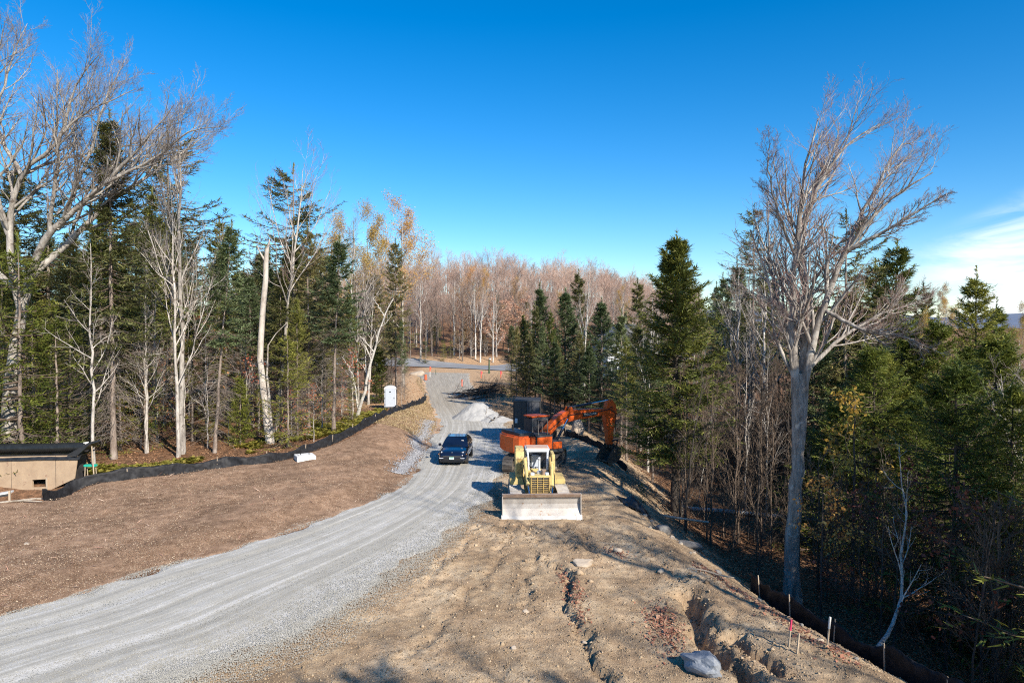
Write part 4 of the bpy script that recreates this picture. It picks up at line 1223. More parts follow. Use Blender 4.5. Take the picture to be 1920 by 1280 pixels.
# ---- the woods behind, filled in
rng = np.random.RandomState(11)
SKY_L = ([-260, 0, 60, 130, 200, 260, 320, 380, 430, 500, 540, 590, 640, 700, 760, 790], [330, 345, 400, 400, 395, 330, 330, 430, 440, 455, 420, 440, 480, 470, 500, 560])
SKY_R = ([950, 1000, 1060, 1120, 1200, 1270, 1340, 1400, 1480, 1560, 1620, 1700, 1760, 1820, 1900, 2200], [640, 580, 560, 590, 560, 520, 480, 480, 500, 500, 480, 520, 590, 600, 600, 560])
GL = dict(spruce_tall_a=("tall dark spruce with bare dead-twigged stem in the stand behind the black fence", "tall spruces behind the fence"),
          spruce_tall_b=("tall dark spruce with bare dead-twigged stem in the stand behind the black fence", "tall spruces behind the fence"),
          spruce_tall_c=("tall dark spruce with bare dead-twigged stem in the stand behind the black fence", "tall spruces behind the fence"),
          spruce_b=("full dark spruce deep in the wood behind the black fence", "full spruces behind the fence"),
          fir_b=("green fir deep in the wood behind the black fence", "firs behind the fence"),
          under_spruce=("half-grown green spruce in the shade behind the black fence", "young spruces behind the fence"),
          bare_a=("bare grey tree deep in the wood behind the black fence", "bare trees behind the fence"),
          bare_d=("bare grey tree deep in the wood behind the black fence", "bare trees behind the fence"),
          bare_slim=("thin bare stem deep in the wood behind the black fence", "thin stems behind the fence"))
GRR = dict(spruce_b=("dark spruce crowded in the wood right of the dirt berm", "spruces right of the berm"),
           spruce_tall_a=("bare-stemmed spruce crowded in the wood right of the dirt berm", "tall spruces right of the berm"),
           spruce_tall_b=("bare-stemmed spruce crowded in the wood right of the dirt berm", "tall spruces right of the berm"),
           fir_a=("dark fir crowded in the wood right of the dirt berm", "firs right of the berm"),
           fir_b=("dark fir crowded in the wood right of the dirt berm", "firs right of the berm"),
           hemlock_b=("dark hemlock crowded on the far slope right of the berm", "hemlocks right of the berm"),
           bare_d=("bare reddish-twigged tree in the wood right of the dirt berm", "bare trees right of the berm"),
           bare_a=("bare reddish-twigged tree in the wood right of the dirt berm", "bare trees right of the berm"),
           sapling=("bare brown sapling in the tangled thicket right of the dirt berm", "saplings in the thicket"),
           sapling_b=("bare brown sapling in the tangled thicket right of the dirt berm", "saplings in the thicket"),
           brush=("leafless brown shrub in the thicket right of the dirt berm", "shrubs in the thicket"))
placed = []


def free(X, Y, r):
    for a, b in placed:
        if (a - X) ** 2 + (b - Y) ** 2 < r * r: return False
    placed.append((X, Y)); return True


def fill(n, keys, xr, dr, sky, drop, labels, r=1.7, hmin=4, hmax=26, ok=None, wide=(0.85, 1.15), seed=0):
    g = np.random.RandomState(seed); c = 0; tries = 0
    while c < n and tries < n * 30:
        tries += 1
        x = g.uniform(*xr); D = g.uniform(dr[0] ** 0.8, dr[1] ** 0.8) ** 1.25
        X = (x - 960) / FPX * D
        if ok and not ok(X, D, x): continue
        if not free(X, D, r): continue
        yt = np.interp(x, *sky) + g.uniform(*drop)
        z = hgt(X, D)
        h = min(max((HOR - yt) / FPX * D + HC - z, hmin), hmax)
        k = keys[g.randint(len(keys))]
        random.seed(int(g.randint(1e6)))
        plant(k, X, D, h, label=labels[k][0], group=labels[k][1], wide=g.uniform(*wide)); c += 1


def behind_fence(m):
    return lambda X, D, x: X < np.interp(D, FENCE[:, 1], FENCE[:, 0], left=-99) - m and D < 150 and not (X > -16 and D > 66 and D < 80 and x > 700)


fill(34, ['spruce_tall_a', 'spruce_tall_b', 'spruce_tall_c', 'spruce_b'], (-180, 700), (50, 72), SKY_L, (20, 130), GL, ok=behind_fence(2.5), seed=1)
fill(38, ['spruce_b', 'fir_b', 'bare_a', 'spruce_tall_a', 'bare_d'], (-200, 740), (68, 110), SKY_L, (15, 100), GL, r=2.4, ok=behind_fence(4), wide=(1.0, 1.4), seed=2)
fill(40, ['bare_slim', 'under_spruce', 'bare_slim', 'under_spruce'], (-60, 690), (43, 64), SKY_L, (180, 330), GL, r=1.2, ok=behind_fence(1.2), hmin=3.5, hmax=12, seed=3)


def right_wood(m, keep=None):
    def f(X, D, x):
        if X < crest_x(D) + m: return False
        if 1010 < x < 1200 and D < 50: return False
        if D < 65 and abs((X + 3.2) * 0.8 + (D - 65.5) * 0.6) < 3.2: return False
        if abs(x - 1492) < 40 and D < 36: return False
        return True
    return f


fill(30, ['spruce_b', 'fir_a', 'fir_b', 'spruce_tall_a', 'bare_d'], (985, 1260), (56, 110), SKY_R, (40, 130), GRR, r=1.8, ok=right_wood(1.5), seed=4)
fill(26, ['spruce_tall_b', 'bare_d', 'bare_a', 'fir_b'], (1200, 1520), (52, 100), SKY_R, (0, 110), GRR, r=2.0, ok=right_wood(4), seed=5)
fill(30, ['hemlock_b', 'spruce_b', 'fir_a', 'hemlock_b'], (1520, 2050), (38, 85), SKY_R, (40, 160), GRR, r=2.4, ok=right_wood(8), wide=(1.0, 1.3), seed=6)
fill(90, ['sapling', 'sapling_b', 'sapling'], (1275, 1500), (36, 56), SKY_R, (170, 350), GRR, r=0.4, ok=right_wood(3.4), hmin=4, hmax=10, wide=(0.8, 1.2), seed=7)
fill(34, ['sapling', 'sapling_b', 'brush'], (1180, 1900), (26, 44), SKY_R, (330, 480), GRR, r=0.8, ok=right_wood(5.5), hmin=1.5, hmax=6, seed=8)
# wood on the higher ground around the street
GF = dict(bare_far=("bare grey-red tree in the row beyond the far street", "bare trees beyond the street"), bare_far_b=("bare grey-red tree in the row beyond the far street", "bare trees beyond the street"), bare_c=("bare grey-red tree in the row beyond the far street", "bare trees beyond the street"), bare_d=("bare grey-red tree in the row beyond the far street", "bare trees beyond the street"),
          bare_a=("bare grey-red tree in the row beyond the far street", "bare trees beyond the street"), birch_a=("white-stemmed birch in the row beyond the far street", "birches beyond the street"),
          tan_beech=("pale tan-leaved beech beside the driveway beyond the street", "tan beeches beyond the street"), under_spruce=("small green spruce on the bank beyond the street", "small spruces beyond the street"))
SKY_F = ([700, 790, 850, 900, 950, 1000, 1060, 1100, 1200, 1300], [520, 500, 505, 490, 505, 500, 520, 515, 530, 560])
fill(80, ['bare_far', 'bare_far_b', 'bare_far', 'bare_far_b', 'bare_c'], (700, 1240), (157, 198), SKY_F, (10, 75), GF, r=1.9, hmax=24, wide=(0.75, 1.2), seed=9)
fill(3, ['birch_a'], (800, 930), (157, 168), SKY_F, (30, 70), GF, r=2.0, hmax=24, seed=10)
fill(14, ['tan_beech'], (855, 1000), (153, 176), ([0, 2000], [590, 590]), (-25, 40), GF, r=2.0, wide=(1.2, 1.5), ok=lambda X, D, x: not (D < 162 and X < 2 and X > -9), seed=12)
fill(4, ['under_spruce'], (770, 850), (156, 164), ([0, 2000], [640, 640]), (-10, 15), GF, seed=13)
GF['fir_b'] = ("dark fir standing among the bare trees beyond the far street", "firs beyond the street"); GF['spruce_b'] = ("dark spruce standing among the bare trees beyond the far street", "spruces beyond the street")
GF['gold_birch'] = ("orange-tinged tree among the bare trees beyond the far street", "orange trees beyond the street")
fill(9, ['fir_b', 'spruce_b'], (790, 1230), (168, 200), SKY_F, (40, 100), GF, r=2.4, wide=(0.9, 1.2), seed=14)
fill(7, ['gold_birch'], (800, 1180), (172, 200), SKY_F, (20, 60), GF, r=2.4, wide=(0.8, 1.1), seed=15)
GL['copper_beech'] = ("low copper-leaved beech in the undergrowth behind the black fence", "copper beeches behind the fence")
fill(14, ['copper_beech'], (200, 690), (46, 66), ([0, 2000], [720, 720]), (-60, 50), GL, r=0.9, ok=behind_fence(1.5), hmin=3, hmax=6.5, wide=(0.9, 1.4), seed=16)
GRR['red_beech'] = ("dim rusty-leaved beech in the shaded hollow right of the berm", "rusty beeches in the hollow"); GRR['hemlock_a'] = ("young hemlock in the shaded hollow right of the berm", "young hemlocks in the hollow")
fill(16, ['red_beech', 'brush', 'sapling_b', 'brush'], (1480, 1900), (20.5, 34), ([0, 2000], [900, 900]), (-60, 90), GRR, r=0.8, ok=right_wood(6.0), hmin=1.5, hmax=6, seed=17)
fill(8, ['hemlock_a'], (1540, 1960), (26, 40), ([0, 2000], [760, 760]), (-80, 60), GRR, r=1.4, ok=right_wood(7.5), hmin=3, hmax=9, seed=18)
# trees outside the frame on the sunny side, whose shade falls into the picture
GS = dict(spruce_b=("dark spruce on the shaded slope nearest the camera's side", "spruces outside the view"), hemlock_b=("dark hemlock on the shaded slope nearest the camera's side", "hemlocks outside the view"),
          bare_a=("bare tree on the berm beside the viewpoint", "bare trees outside the view"))
for i in range(20):
    s = rng.uniform(17, 42); o = rng.uniform(-3.2, 4.6)
    X, Y = 9.6 + 0.6 * s + 0.8 * o, 32.0 - 0.8 * s + 0.6 * o
    if Y > 0 and X / Y < 0.80: continue
    if not free(X, Y, 2.0): continue
    k = 'spruce_b' if i % 2 else 'hemlock_b'
    plant(k, X, Y, rng.uniform(13, 20), label=GS[k][0], group=GS[k][1], wide=1.25)
for X, Y, h, k, w in ((12.2, -4.0, 18.2, 'old_pine', 0.7), (14.6, -5.2, 18.4, 'old_pine', 0.7), (10.0, -3.4, 17.2, 'spruce_tall_b', 0.9), (16.6, -4.4, 18, 'old_pine', 0.7), (13.4, -1.6, 17, 'bare_a', 1.2), (20.9, 3.0, 26, 'bare_a', 1.2)):
    plant(k, X, Y, h, label="tree beside the viewpoint, standing out of the picture on the berm's side", group='trees outside the view', z=-1.0, wide=w)
for X, Y, h, k, w in ((19.6, 15.6, 34, 'old_pine', 0.33),):  # unseen conifer, added tall and thin so its shade reaches the excavator
    plant(k, X, Y, h, label="tall dark conifer on the shaded slope just past the picture's edge", group='tall conifers outside the view', wide=w)
for x, D, yt in ((968, 70, 610), (981, 73, 590), (992, 69, 625), (1004, 71, 570), (1018, 67, 610), (1032, 69, 585), (1046, 68, 640)):
    T(('spruce_tall_b', 'fir_b', 'spruce_b')[x % 3], x, D, yt, "black-stemmed slender spruce in the cluster behind the dark box trailer", "spruces behind the trailer", wide=0.8)

# ---- the wooded hill: one far mass
rng = np.random.RandomState(77)
n = 1300
Yh = rng.uniform(196, 390, n); Xh = rng.uniform(-0.40, 0.27, n) * Yh
zh = height(Xh, Yh); hh = rng.uniform(8, 17, n) * (1 + 0.5 * fbm(Xh, Yh, 3, 0.03))
pp = Parts()
P = np.stack([np.stack([Xh, Yh, zh - 0.3], 1), np.stack([Xh + rng.randn(n) * 0.3, Yh, zh + hh * 0.5], 1), np.stack([Xh + rng.randn(n) * 0.5, Yh, zh + hh * 0.9], 1)], 1)
V, Q = tubes(P, np.array([[0.12, 0.085, 0.03]]) * np.ones((n, 1)), 4); pp.quads(V, Q, 0, np.repeat(rng.rand(n), 8))
P1, R1 = grow(rng, P, np.ones((n, 3)) * 0.12, 10, 0.25, 0.98, 1.0, 36, 0.2, 3, 0.35, 0.025, 0.14, 0.5, absL=np.repeat(hh * 0.42, 10))
V, Q = tubes(P1, R1, 3); pp.quads(V, Q, 1)
P2, R2 = grow(rng, P1, R1, 7, 0.2, 1.0, 0.55, 38, 0.15, 2, 0.8, 0.02, 0.1, 0.4)
V, Q = tubes(P2, R2, 3); pp.quads(V, Q, 1)
P4, R4 = grow(rng, P2, R2, 3, 0.2, 1.0, 0.7, 38, 0.1, 2, 0.8, 0.018, 0.1, 0.4)
V, Q = tubes(P4, R4, 3); pp.quads(V, Q, 1)
E = P2[:, -1][rng.rand(len(P2)) < 0.05]
V, Q, va = leaves_at(rng, E, 0.45, 1, 0.3); pp.quads(V, Q, 2, va)
tag(link("hillside_woods", pp.mesh("hillside_woods", [MT['bark_far'], MT['twig_far'], MT['leaf_tan']])),
    "far hillside of bare reddish-grey woods under the blue sky", kind='stuff')
#PART3
# ------------------------------------------------------------------ machines
def text(name, body, size, mat_, parent, loc, rot, ext=0.004):
    c = bpy.data.curves.new(name, 'FONT')
    c.body = body; c.size = size; c.extrude = ext; c.align_x = 'CENTER'; c.align_y = 'CENTER'
    c.materials.append(mat_)
    dg = None
    tmp = bpy.data.objects.new(name, c)
    me = bpy.data.meshes.new_from_object(tmp)
    bpy.data.objects.remove(tmp)
    if not me.materials: me.materials.append(mat_)
    return link(name, me, parent, loc, rot)


def stadium(L, r, n=14):
    """closed path of a crawler track in (y,z): axle distance L, radius r"""
    p = []
    for i in range(n + 1):
        a = math.pi / 2 + math.pi * i / n; p.append((-L / 2 + r * math.cos(a), r + r * math.sin(a)))
    for i in range(n + 1):
        a = -math.pi / 2 + math.pi * i / n; p.append((L / 2 + r * math.cos(a), r + r * math.sin(a)))
    return p


def crawler(x, L, r, w, parent, mshoe, grouser=0.05, bevelled=True):
    """one track (belt of shoes) with its frame, idlers and rollers"""
    path = np.array(stadium(L, r) + [stadium(L, r)[0]])
    s = np.r_[0, np.cumsum(np.linalg.norm(np.diff(path, axis=0), axis=1))]
    n = int(s[-1] / 0.2)
    m = MB()
    for i in range(n):
        c = s[-1] * (i + 0.5) / n
        p = np.array([np.interp(c, s, path[:, k]) for k in (0, 1)])
        q = np.array([np.interp(c + 0.02, s, path[:, k]) for k in (0, 1)]) - p
        a = math.atan2(q[1], q[0])
        M = Matrix.Translation((x, p[0], p[1])) @ Matrix.Rotation(a, 4, 'X')
        m.box(-w / 2, w / 2, -0.095, 0.095, -0.02, 0.025, 0, M)
        m.box(-w / 2, w / 2, -0.085, -0.055, -0.02 - grouser, -0.018, 0, M)
    tr = m.build('track', mshoe, parent)
    f = MB(); f.box(x - w * 0.28, x + w * 0.28, -L / 2 + 0.1, L / 2 - 0.1, r * 0.62, r * 1.35)
    f.build('track_frame', MT['dark_grey'], parent, bevel=0.02)
    for y, rad in ((-L / 2, r * 0.86), (L / 2, r * 0.86)):
        k = MB(); k.cyl((x - w * 0.3, y, r), (x + w * 0.3, y, r), rad, n=20); k.cyl((x - w * 0.36, y, r), (x + w * 0.36, y, r), rad * 0.45, n=16)
        k.build('idler_wheel', MT['roller'], parent)
    for i in range(5):
        y = -L / 2 + L * (i + 0.8) / 5.6
        k = MB(); k.cyl((x - w * 0.33, y, r * 0.32), (x + w * 0.33, y, r * 0.32), r * 0.26, n=14); k.build('track_roller', MT['roller'], parent)
    return tr


def ram(parent, name, a, b, r, split=0.55, mbody=None, rod=None):
    a = Vector(a); b = Vector(b); c = a.lerp(b, split)
    m = MB(); m.cyl(a, c, r, n=12); m.cyl(a - (b - a).normalized() * 0.02, a + (b - a).normalized() * 0.1, r * 1.25, n=12); m.cyl(c - (b - a).normalized() * 0.1, c, r * 1.15, n=12)
    o = m.build(name, mbody or MT['dark_grey'], parent)
    k = MB(); k.cyl(c, b, r * 0.52, n=10); k.build('piston_rod', rod or MT['chrome'], o)
    return o


def bulldozer():
    ox, oy = 1.26, 33.75
    t = thing('bulldozer', "yellow bulldozer facing the viewer with a wide pale steel blade on the dirt", 'bulldozer', (ox, oy, hgt(ox, oy) - 0.03), R_(2))
    for x in (-1.12, 1.12):
        crawler(x, 2.35, 0.46, 0.56, t, MT['track_dusty'])
    # blade: curved mouldboard
    prof = [(-2.62, 0.16), (-2.55, 0.28), (-2.46, 0.46), (-2.42, 0.66), (-2.44, 0.86), (-2.52, 1.04), (-2.62, 1.16)]
    back = [(y + 0.07, z) for y, z in reversed(prof)]
    b = MB(); b.prism(prof + back, -1.76, 1.76, 'x', 0)
    bl = b.build('blade', MT['blade'], t)
    e = MB(); e.prism([(-2.72, 0.0), (-2.60, 0.19), (-2.545, 0.17), (-2.66, -0.01)], -1.83, 1.83, 'x')
    for x in (-1.83, 1.56): e.prism([(-2.755, -0.012), (-2.625, 0.21), (-2.60, 0.20), (-2.72, -0.02)], x, x + 0.27, 'x')
    e.build('cutting_edge', MT['blade_edge'], bl)
    e = MB(); e.prism([(-2.66, 1.14), (-2.585, 1.0), (-2.49, 1.0), (-2.55, 1.17)], -1.77, 1.77, 'x'); e.build('blade_lip', MT['rust_top'], bl)
    for s in (-1, 1):
        e = MB(); e.prism([(-2.64, 0.15), (-2.60, 1.16), (-2.45, 1.16), (-2.30, 0.70), (-2.40, 0.12)], s * 1.762, s * 1.80, 'x'); e.build('end_plate', MT['blade'], bl)
    e = MB()
    for x in (-0.9, 0.9): e.prism([(-2.36, 0.3), (-2.36, 0.95), (-2.2, 0.85), (-2.2, 0.4)], x - 0.06, x + 0.06, 'x')
    e.box(-1.5, 1.5, -2.38, -2.30, 0.55, 0.68); e.build('blade_frame', MT['yellow_dark'], bl)
    # push arms
    for s in (-1, 1):
        m = MB(); m.prism([(-2.3, 0.35), (-2.3, 0.60), (0.1, 0.52), (0.1, 0.30)], s * 0.68, s * 0.82, 'x'); m.build('push_arm', MT['yellow_dark'], t)
    # hood, radiator guard
    m = MB(); m.box(-0.46, 0.46, -1.42, -0.15, 0.55, 1.66); m.build('hood', MT['yellow'], t, bevel=0.04)
    g = MB(); g.box(-0.50, 0.50, -1.56, -1.42, 0.42, 1.76)
    gr = g.build('radiator_guard', MT['yellow'], t, bevel=0.03)
    g = MB(); g.box(-0.42, 0.42, -1.575, -1.55, 0.52, 1.66); g.build('radiator_core', MT['black'], gr)
    g = MB()
    for i in range(11): g.box(-0.42, 0.42, -1.60, -1.575, 0.55 + i * 0.1, 0.582 + i * 0.1)
    for x in (-0.44, -0.15, 0.13, 0.40): g.box(x, x + 0.045, -1.625, -1.598, 0.50, 1.70)
    g.build('grille', MT['yellow_dark'], gr)
    # operator station
    m = MB(); m.box(-0.62, 0.62, -0.15, 1.25, 0.55, 1.32); m.prism([(-0.15, 1.32), (-0.15, 1.72), (0.05, 1.78), (0.10, 1.32)], -0.5, 0.5, 'x')
    m.build('operator_deck', MT['yellow'], t, bevel=0.02)
    m = MB(); m.box(-0.28, 0.22, 0.55, 1.05, 1.32, 1.62); m.box(-0.28, 0.22, 0.95, 1.10, 1.62, 2.25); m.build('seat', MT['grey_plastic'], t, bevel=0.05)
    for s in (-1, 1):
        m = MB(); m.box(min(s * 0.62, s * 1.36), max(s * 0.62, s * 1.36), 0.0, 1.5, 0.98, 1.24 if s > 0 else 1.30)
        m.build('fender', MT['yellow'], t, bevel=0.03)
    m = MB(); m.prism([(0.10, 1.30), (0.02, 2.1), (0.18, 2.58), (0.5, 2.68), (1.5, 2.66), (1.55, 1.30)], -1.08, -0.66, 'x')
    cab_ = m.build('side_cabinet', MT['yellow'], t, bevel=0.03)
    m = MB(); m.box(-1.02, -0.80, 0.0, 0.022, 1.5, 2.0); m.box(-1.0, -0.76, 0.0, 0.06, 2.1, 2.25)
    m.build('cabinet_panel', MT['yellow_dark'], cab_)
    m = MB(); m.box(-1.10, -0.66, 0.06, 0.16, 1.02, 1.34); m.build('fuel_box', MT['yellow_dark'], t, bevel=0.02)
    m = MB(); m.prism([(0.0, 1.22), (0.05, 2.3), (0.25, 2.42), (1.2, 2.45), (1.3, 1.22)], 0.70, 0.86, 'x'); m.build('side_guard', MT['yellow'], t, bevel=0.02)
    # roll-over frame with canopy
    for s in (-1, 1):
        m = MB(); m.tube([(s * 0.44, -0.10, 1.40), (s * 0.46, -0.06, 2.15), (s * 0.48, 0.02, 2.42), (s * 0.50, 0.16, 2.62)], 0.05, 8)
        m.build('front_post', MT['white_metal'], t)
        m = MB(); m.box(s * 0.56 - 0.06, s * 0.56 + 0.06, 1.0, 1.14, 1.28, 2.66); m.build('rear_post', MT['white_metal'], t, bevel=0.02)
    m = MB(); m.box(-0.60, 0.60, 0.14, 1.2, 2.63, 2.72); m.box(-0.56, 0.56, 0.09, 0.15, 2.56, 2.70)
    cp = m.build('canopy', MT['white_metal'], t, bevel=0.02)
    m = MB(); m.box(-0.52, 0.52, 0.22, 1.14, 2.72, 2.745); m.build('canopy_top', mat('sun_bleached_red', (0.55, 0.30, 0.20), (0.58, 0.44, 0.34), 4, 0.6), cp)
    m = MB()
    for i in range(9): m.box(0.06 + i * 0.05, 0.068 + i * 0.05, 0.98, 0.988, 1.62, 2.56)
    for i in range(18): m.box(0.05, 0.48, 0.986, 0.994, 1.64 + i * 0.05, 1.648 + i * 0.05)
    m.build('mesh_screen', MT['black'], t)
    m = MB(); m.cyl((0.03, -0.62, 1.6), (0.03, -0.62, 2.35), 0.05, n=12); m.cyl((0.03, -0.62, 1.62), (0.03, -0.62, 1.78), 0.13, n=14); m.cyl((0.03, -0.62, 2.32), (0.03, -0.68, 2.42), 0.055, n=12)
    m.build('exhaust_stack', MT['white_metal'], t)
    m = MB(); m.cyl((0.22, -0.85, 1.6), (0.22, -0.85, 1.86), 0.09, n=12); m.cyl((0.22, -0.85, 1.84), (0.22, -0.85, 1.9), 0.13, n=12); m.build('air_cleaner', MT['rust_top'], t)
    for x in (-0.34, 0.34):
        m = MB(); m.box(x - 0.09, x + 0.09, -1.40, -1.25, 1.70, 1.86); h = m.build('headlight', MT['grey_plastic'], t, bevel=0.02)
        m = MB(); m.cyl((x, -1.40, 1.78), (x, -1.42, 1.78), 0.065, n=12); m.build('lens', MT['lamp_glass'], h)
    # lift cylinders and tilt links
    ram(t, 'lift_cylinder', (-0.66, -0.35, 2.30), (-0.50, -2.28, 0.72), 0.085, 0.62, MT['yellow'])
    ram(t, 'lift_cylinder', (0.66, -0.35, 2.10), (0.50, -2.28, 0.72), 0.085, 0.62, MT['yellow'])
    for s in (-1, 1):
        m = MB(); m.prism([(-0.55, 1.0), (-0.55, 2.1), (-0.40, 2.4), (-0.22, 2.4), (-0.15, 1.0)], s * 0.54, s * 0.60, 'x'); m.build('cylinder_bracket', MT['yellow_dark'], t)
    m = MB(); m.tube([(-0.7, -0.2, 2.0), (-0.78, -0.5, 1.6), (-0.72, -1.2, 1.25), (-0.6, -1.7, 1.1)], 0.022, 6); m.tube([(0.7, -0.2, 1.9), (0.78, -0.5, 1.5), (0.70, -1.2, 1.2), (0.6, -1.7, 1.05)], 0.022, 6)
    m.build('hose', MT['hose'], t)
    for x in (-0.1, 0.3):
        m = MB(); m.tube([(x, 0.32, 1.3), (x + 0.02, 0.28, 1.75)], 0.018, 6); m.cyl((x + 0.02, 0.28, 1.73), (x + 0.02, 0.28, 1.8), 0.035, n=8); m.build('control_lever', MT['black'], t)


def excavator():
    ox, oy = POLY_EXC
    z0 = hgt(ox, oy) - 0.03
    t = thing('excavator', "large orange excavator with raised boom and bucket hanging over the berm's edge", 'excavator', (ox, oy, z0), R_(30))
    # undercarriage stands turned against the house
    u = link('undercarriage', None, t, rot=(0, 0, R_(46 - 90)))
    m = MB(); m.box(-0.9, 0.9, -0.6, 0.6, 0.42, 0.80); m.cyl((0, 0, 0.78), (0, 0, 1.06), 0.62, n=24)
    bpy.data.objects.remove(u)
    u = m.build('undercarriage', MT['dark_grey'], t, rot=(0, 0, R_(46 - 90)), bevel=0.02)
    for x in (-1.2, 1.2): crawler(x, 3.55, 0.43, 0.6, u, MT['track'], 0.03)
    # deck and counterweight
    m = MB(); m.box(-1.4, 1.15, -1.26, 1.26, 1.06, 1.26); m.build('deck', MT['dark_grey'], t, bevel=0.02)
    arc = [(-1.15, -1.34), (-1.60, -1.34), (-1.84, -1.12), (-1.98, -0.72), (-2.05, 0.0), (-1.98, 0.72), (-1.84, 1.12), (-1.60, 1.34), (-1.15, 1.34)]
    m = MB(); m.prism(arc, 1.12, 2.14, 'z'); cw = m.build('counterweight', MT['orange'], t, bevel=0.10, seg=3)
    m = MB(); m.prism([(-1.60, 1.14), (-1.18, 1.14), (-1.18, 1.36), (-1.45, 1.36), (-1.56, 1.30)], -1.352, -1.342, 'y'); m.build('model_badge', MT['dark_grey'], cw)
    # right-hand doors (towards the viewer)
    m = MB(); m.box(-1.13, -0.82, -1.32, -0.4, 1.26, 2.08); m.build('pump_door', MT['orange'], t, bevel=0.04)
    m = MB(); m.box(-0.80, 0.36, -1.32, -0.4, 1.24, 2.10); fr = m.build('side_frame', MT['dark_grey'], t, bevel=0.03)
    m = MB(); m.box(-0.74, 0.30, -1.34, -1.32, 1.30, 2.02); m.build('tank_door', MT['orange'], fr, bevel=0.01)
    m = MB(); m.box(0.38, 1.02, -1.32, -0.5, 1.26, 1.66); m.build('toolbox', MT['orange'], t, bevel=0.03)
    m = MB(); m.box(0.42, 0.98, -1.22, -0.55, 1.66, 1.70); m.build('step_plate', MT['dark_grey'], t)
    m = MB(); m.box(-1.75, -0.80, -1.1, 1.12, 2.06, 2.30); m.box(-0.78, 0.34, -1.1, -0.42, 2.10, 2.17); m.build('engine_hood', MT['dark_grey'], t, bevel=0.05)
    m = MB(); m.cyl((-1.3, 0.5, 2.25), (-1.3, 0.5, 2.6), 0.07, n=12); m.build('exhaust_pipe', MT['black'], t)
    m = MB()
    for y in (-1.15, -0.55): m.tube([(-0.55, y, 2.15), (-0.55, y, 3.0), (0.10, y, 3.0), (0.10, y, 2.15)], 0.022, 6)
    m.tube([(-0.55, y, 2.6), (0.10, y, 2.6)], 0.018, 6)
    m.build('handrail', MT['roller'], t)
    # cab on the far side
    prof = [(-0.05, 1.26), (-0.05, 2.86), (0.45, 2.95), (1.35, 2.95), (1.62, 2.55), (1.78, 1.9), (1.72, 1.26)]
    m = MB(); m.prism(prof, 0.36, 1.30, 'y'); cb = m.build('cab', MT['dark_grey'], t, bevel=0.03)
    m = MB(); m.prism([(0.30, 1.95), (0.30, 2.78), (1.28, 2.80), (1.52, 2.45), (1.62, 1.95)], 0.350, 0.357, 'y'); m.build('side_window', MT['glass'], cb)
    m = MB(); m.box(1.71, 1.79, 0.44, 1.22, 1.35, 1.85); m.build('front_window', MT['glass'], cb)
    m = MB(); m.box(-0.08, 1.25, 0.32, 1.34, 2.93, 3.02); m.build('cab_roof', MT['orange'], cb, bevel=0.03)
    # boom
    zk = lambda z: 1.7 + (z - 1.7) * 0.74
    bp = [(0.15, 1.72), (0.50, 1.60), (0.95, 2.05), (1.45, 2.58), (1.95, 2.86), (2.7, 3.02), (4.2, 3.16), (5.25, 3.28), (5.42, 3.42), (5.38, 3.62), (5.15, 3.76), (3.9, 3.84), (2.5, 3.86), (1.95, 3.78), (1.42, 3.44), (0.80, 2.66), (0.25, 2.04)]
    bp = [(x, zk(z)) for x, z in bp]
    m = MB(); m.prism(bp, -0.27, 0.27, 'y'); bo = m.build('boom', MT['orange'], t, bevel=0.03)
    m = MB(); m.prism([(3.22, 2.84), (4.32, 2.90), (4.42, 3.11), (3.26, 3.07)], -0.281, -0.272, 'y'); m.build('name_plate', MT['black'], bo)
    text('lettering', 'DOOSAN', 0.21, MT['board'], bo, (3.82, -0.284, 2.98), (R_(90), R_(-3.0), 0))
    m = MB()
    for y in (-0.2, 0.2): m.prism([(2.2, 3.24), (2.28, 3.50), (2.44, 3.50), (2.6, 3.26)], y - 0.04, y + 0.04, 'y')
    m.build('boom_bracket', MT['orange'], bo)
    m = MB(); m.tube([(a, b, zk(c)) for a, b, c in [(0.8, -0.32, 2.4), (1.6, -0.33, 3.15), (2.3, -0.33, 3.5), (3.2, -0.3, 3.55), (4.6, -0.3, 3.6), (5.3, -0.32, 3.75), (5.75, -0.3, 3.4), (5.8, -0.3, 2.9)]], 0.025, 6)
    m.tube([(a, b, zk(c)) for a, b, c in [(5.2, 0.0, 3.72), (5.35, -0.2, 3.95), (5.6, -0.3, 3.8)]], 0.025, 6)
    m.build('hose', MT['hose'], bo)
    for y in (-0.40, 0.40): ram(t, 'boom_cylinder', (1.05, y, 1.32), (2.05, y, 2.82), 0.085, 0.6)
    ram(t, 'arm_cylinder', (2.36, 0, 3.42), (5.46, 0, 3.74), 0.085, 0.55)
    # arm hangs down from the boom tip
    ap = [(5.36, 3.78), (5.60, 3.78), (5.88, 3.48), (5.96, 3.0), (5.90, 2.6), (5.74, 1.9), (5.66, 0.98), (5.50, 0.86), (5.34, 0.98), (5.26, 1.9), (5.10, 2.5), (5.08, 2.95), (5.20, 3.4)]
    m = MB(); m.prism(ap, -0.22, 0.22, 'y'); ar = m.build('arm', MT['orange'], t, bevel=0.03)
    ram(t, 'bucket_cylinder', (5.98, 0, 2.85), (5.95, 0, 1.25), 0.075, 0.55)
    m = MB()
    for y in (-0.26, 0.26):
        m.prism([(5.48, 1.25), (5.56, 1.22), (6.0, 1.24), (6.0, 1.16), (5.56, 1.12)], y - 0.025, y + 0.025, 'y')
        m.prism([(5.93, 1.2), (6.0, 1.2), (5.93, 0.72), (5.85, 0.72)], y - 0.025, y + 0.025, 'y')
    m.build('bucket_linkage', MT['dark_grey'], ar)
    # bucket curled in under the arm
    arc = [(5.62, 0.95), (5.98, 0.72), (6.06, 0.38), (5.94, 0.05), (5.62, -0.16), (5.18, -0.20), (4.84, -0.05)]
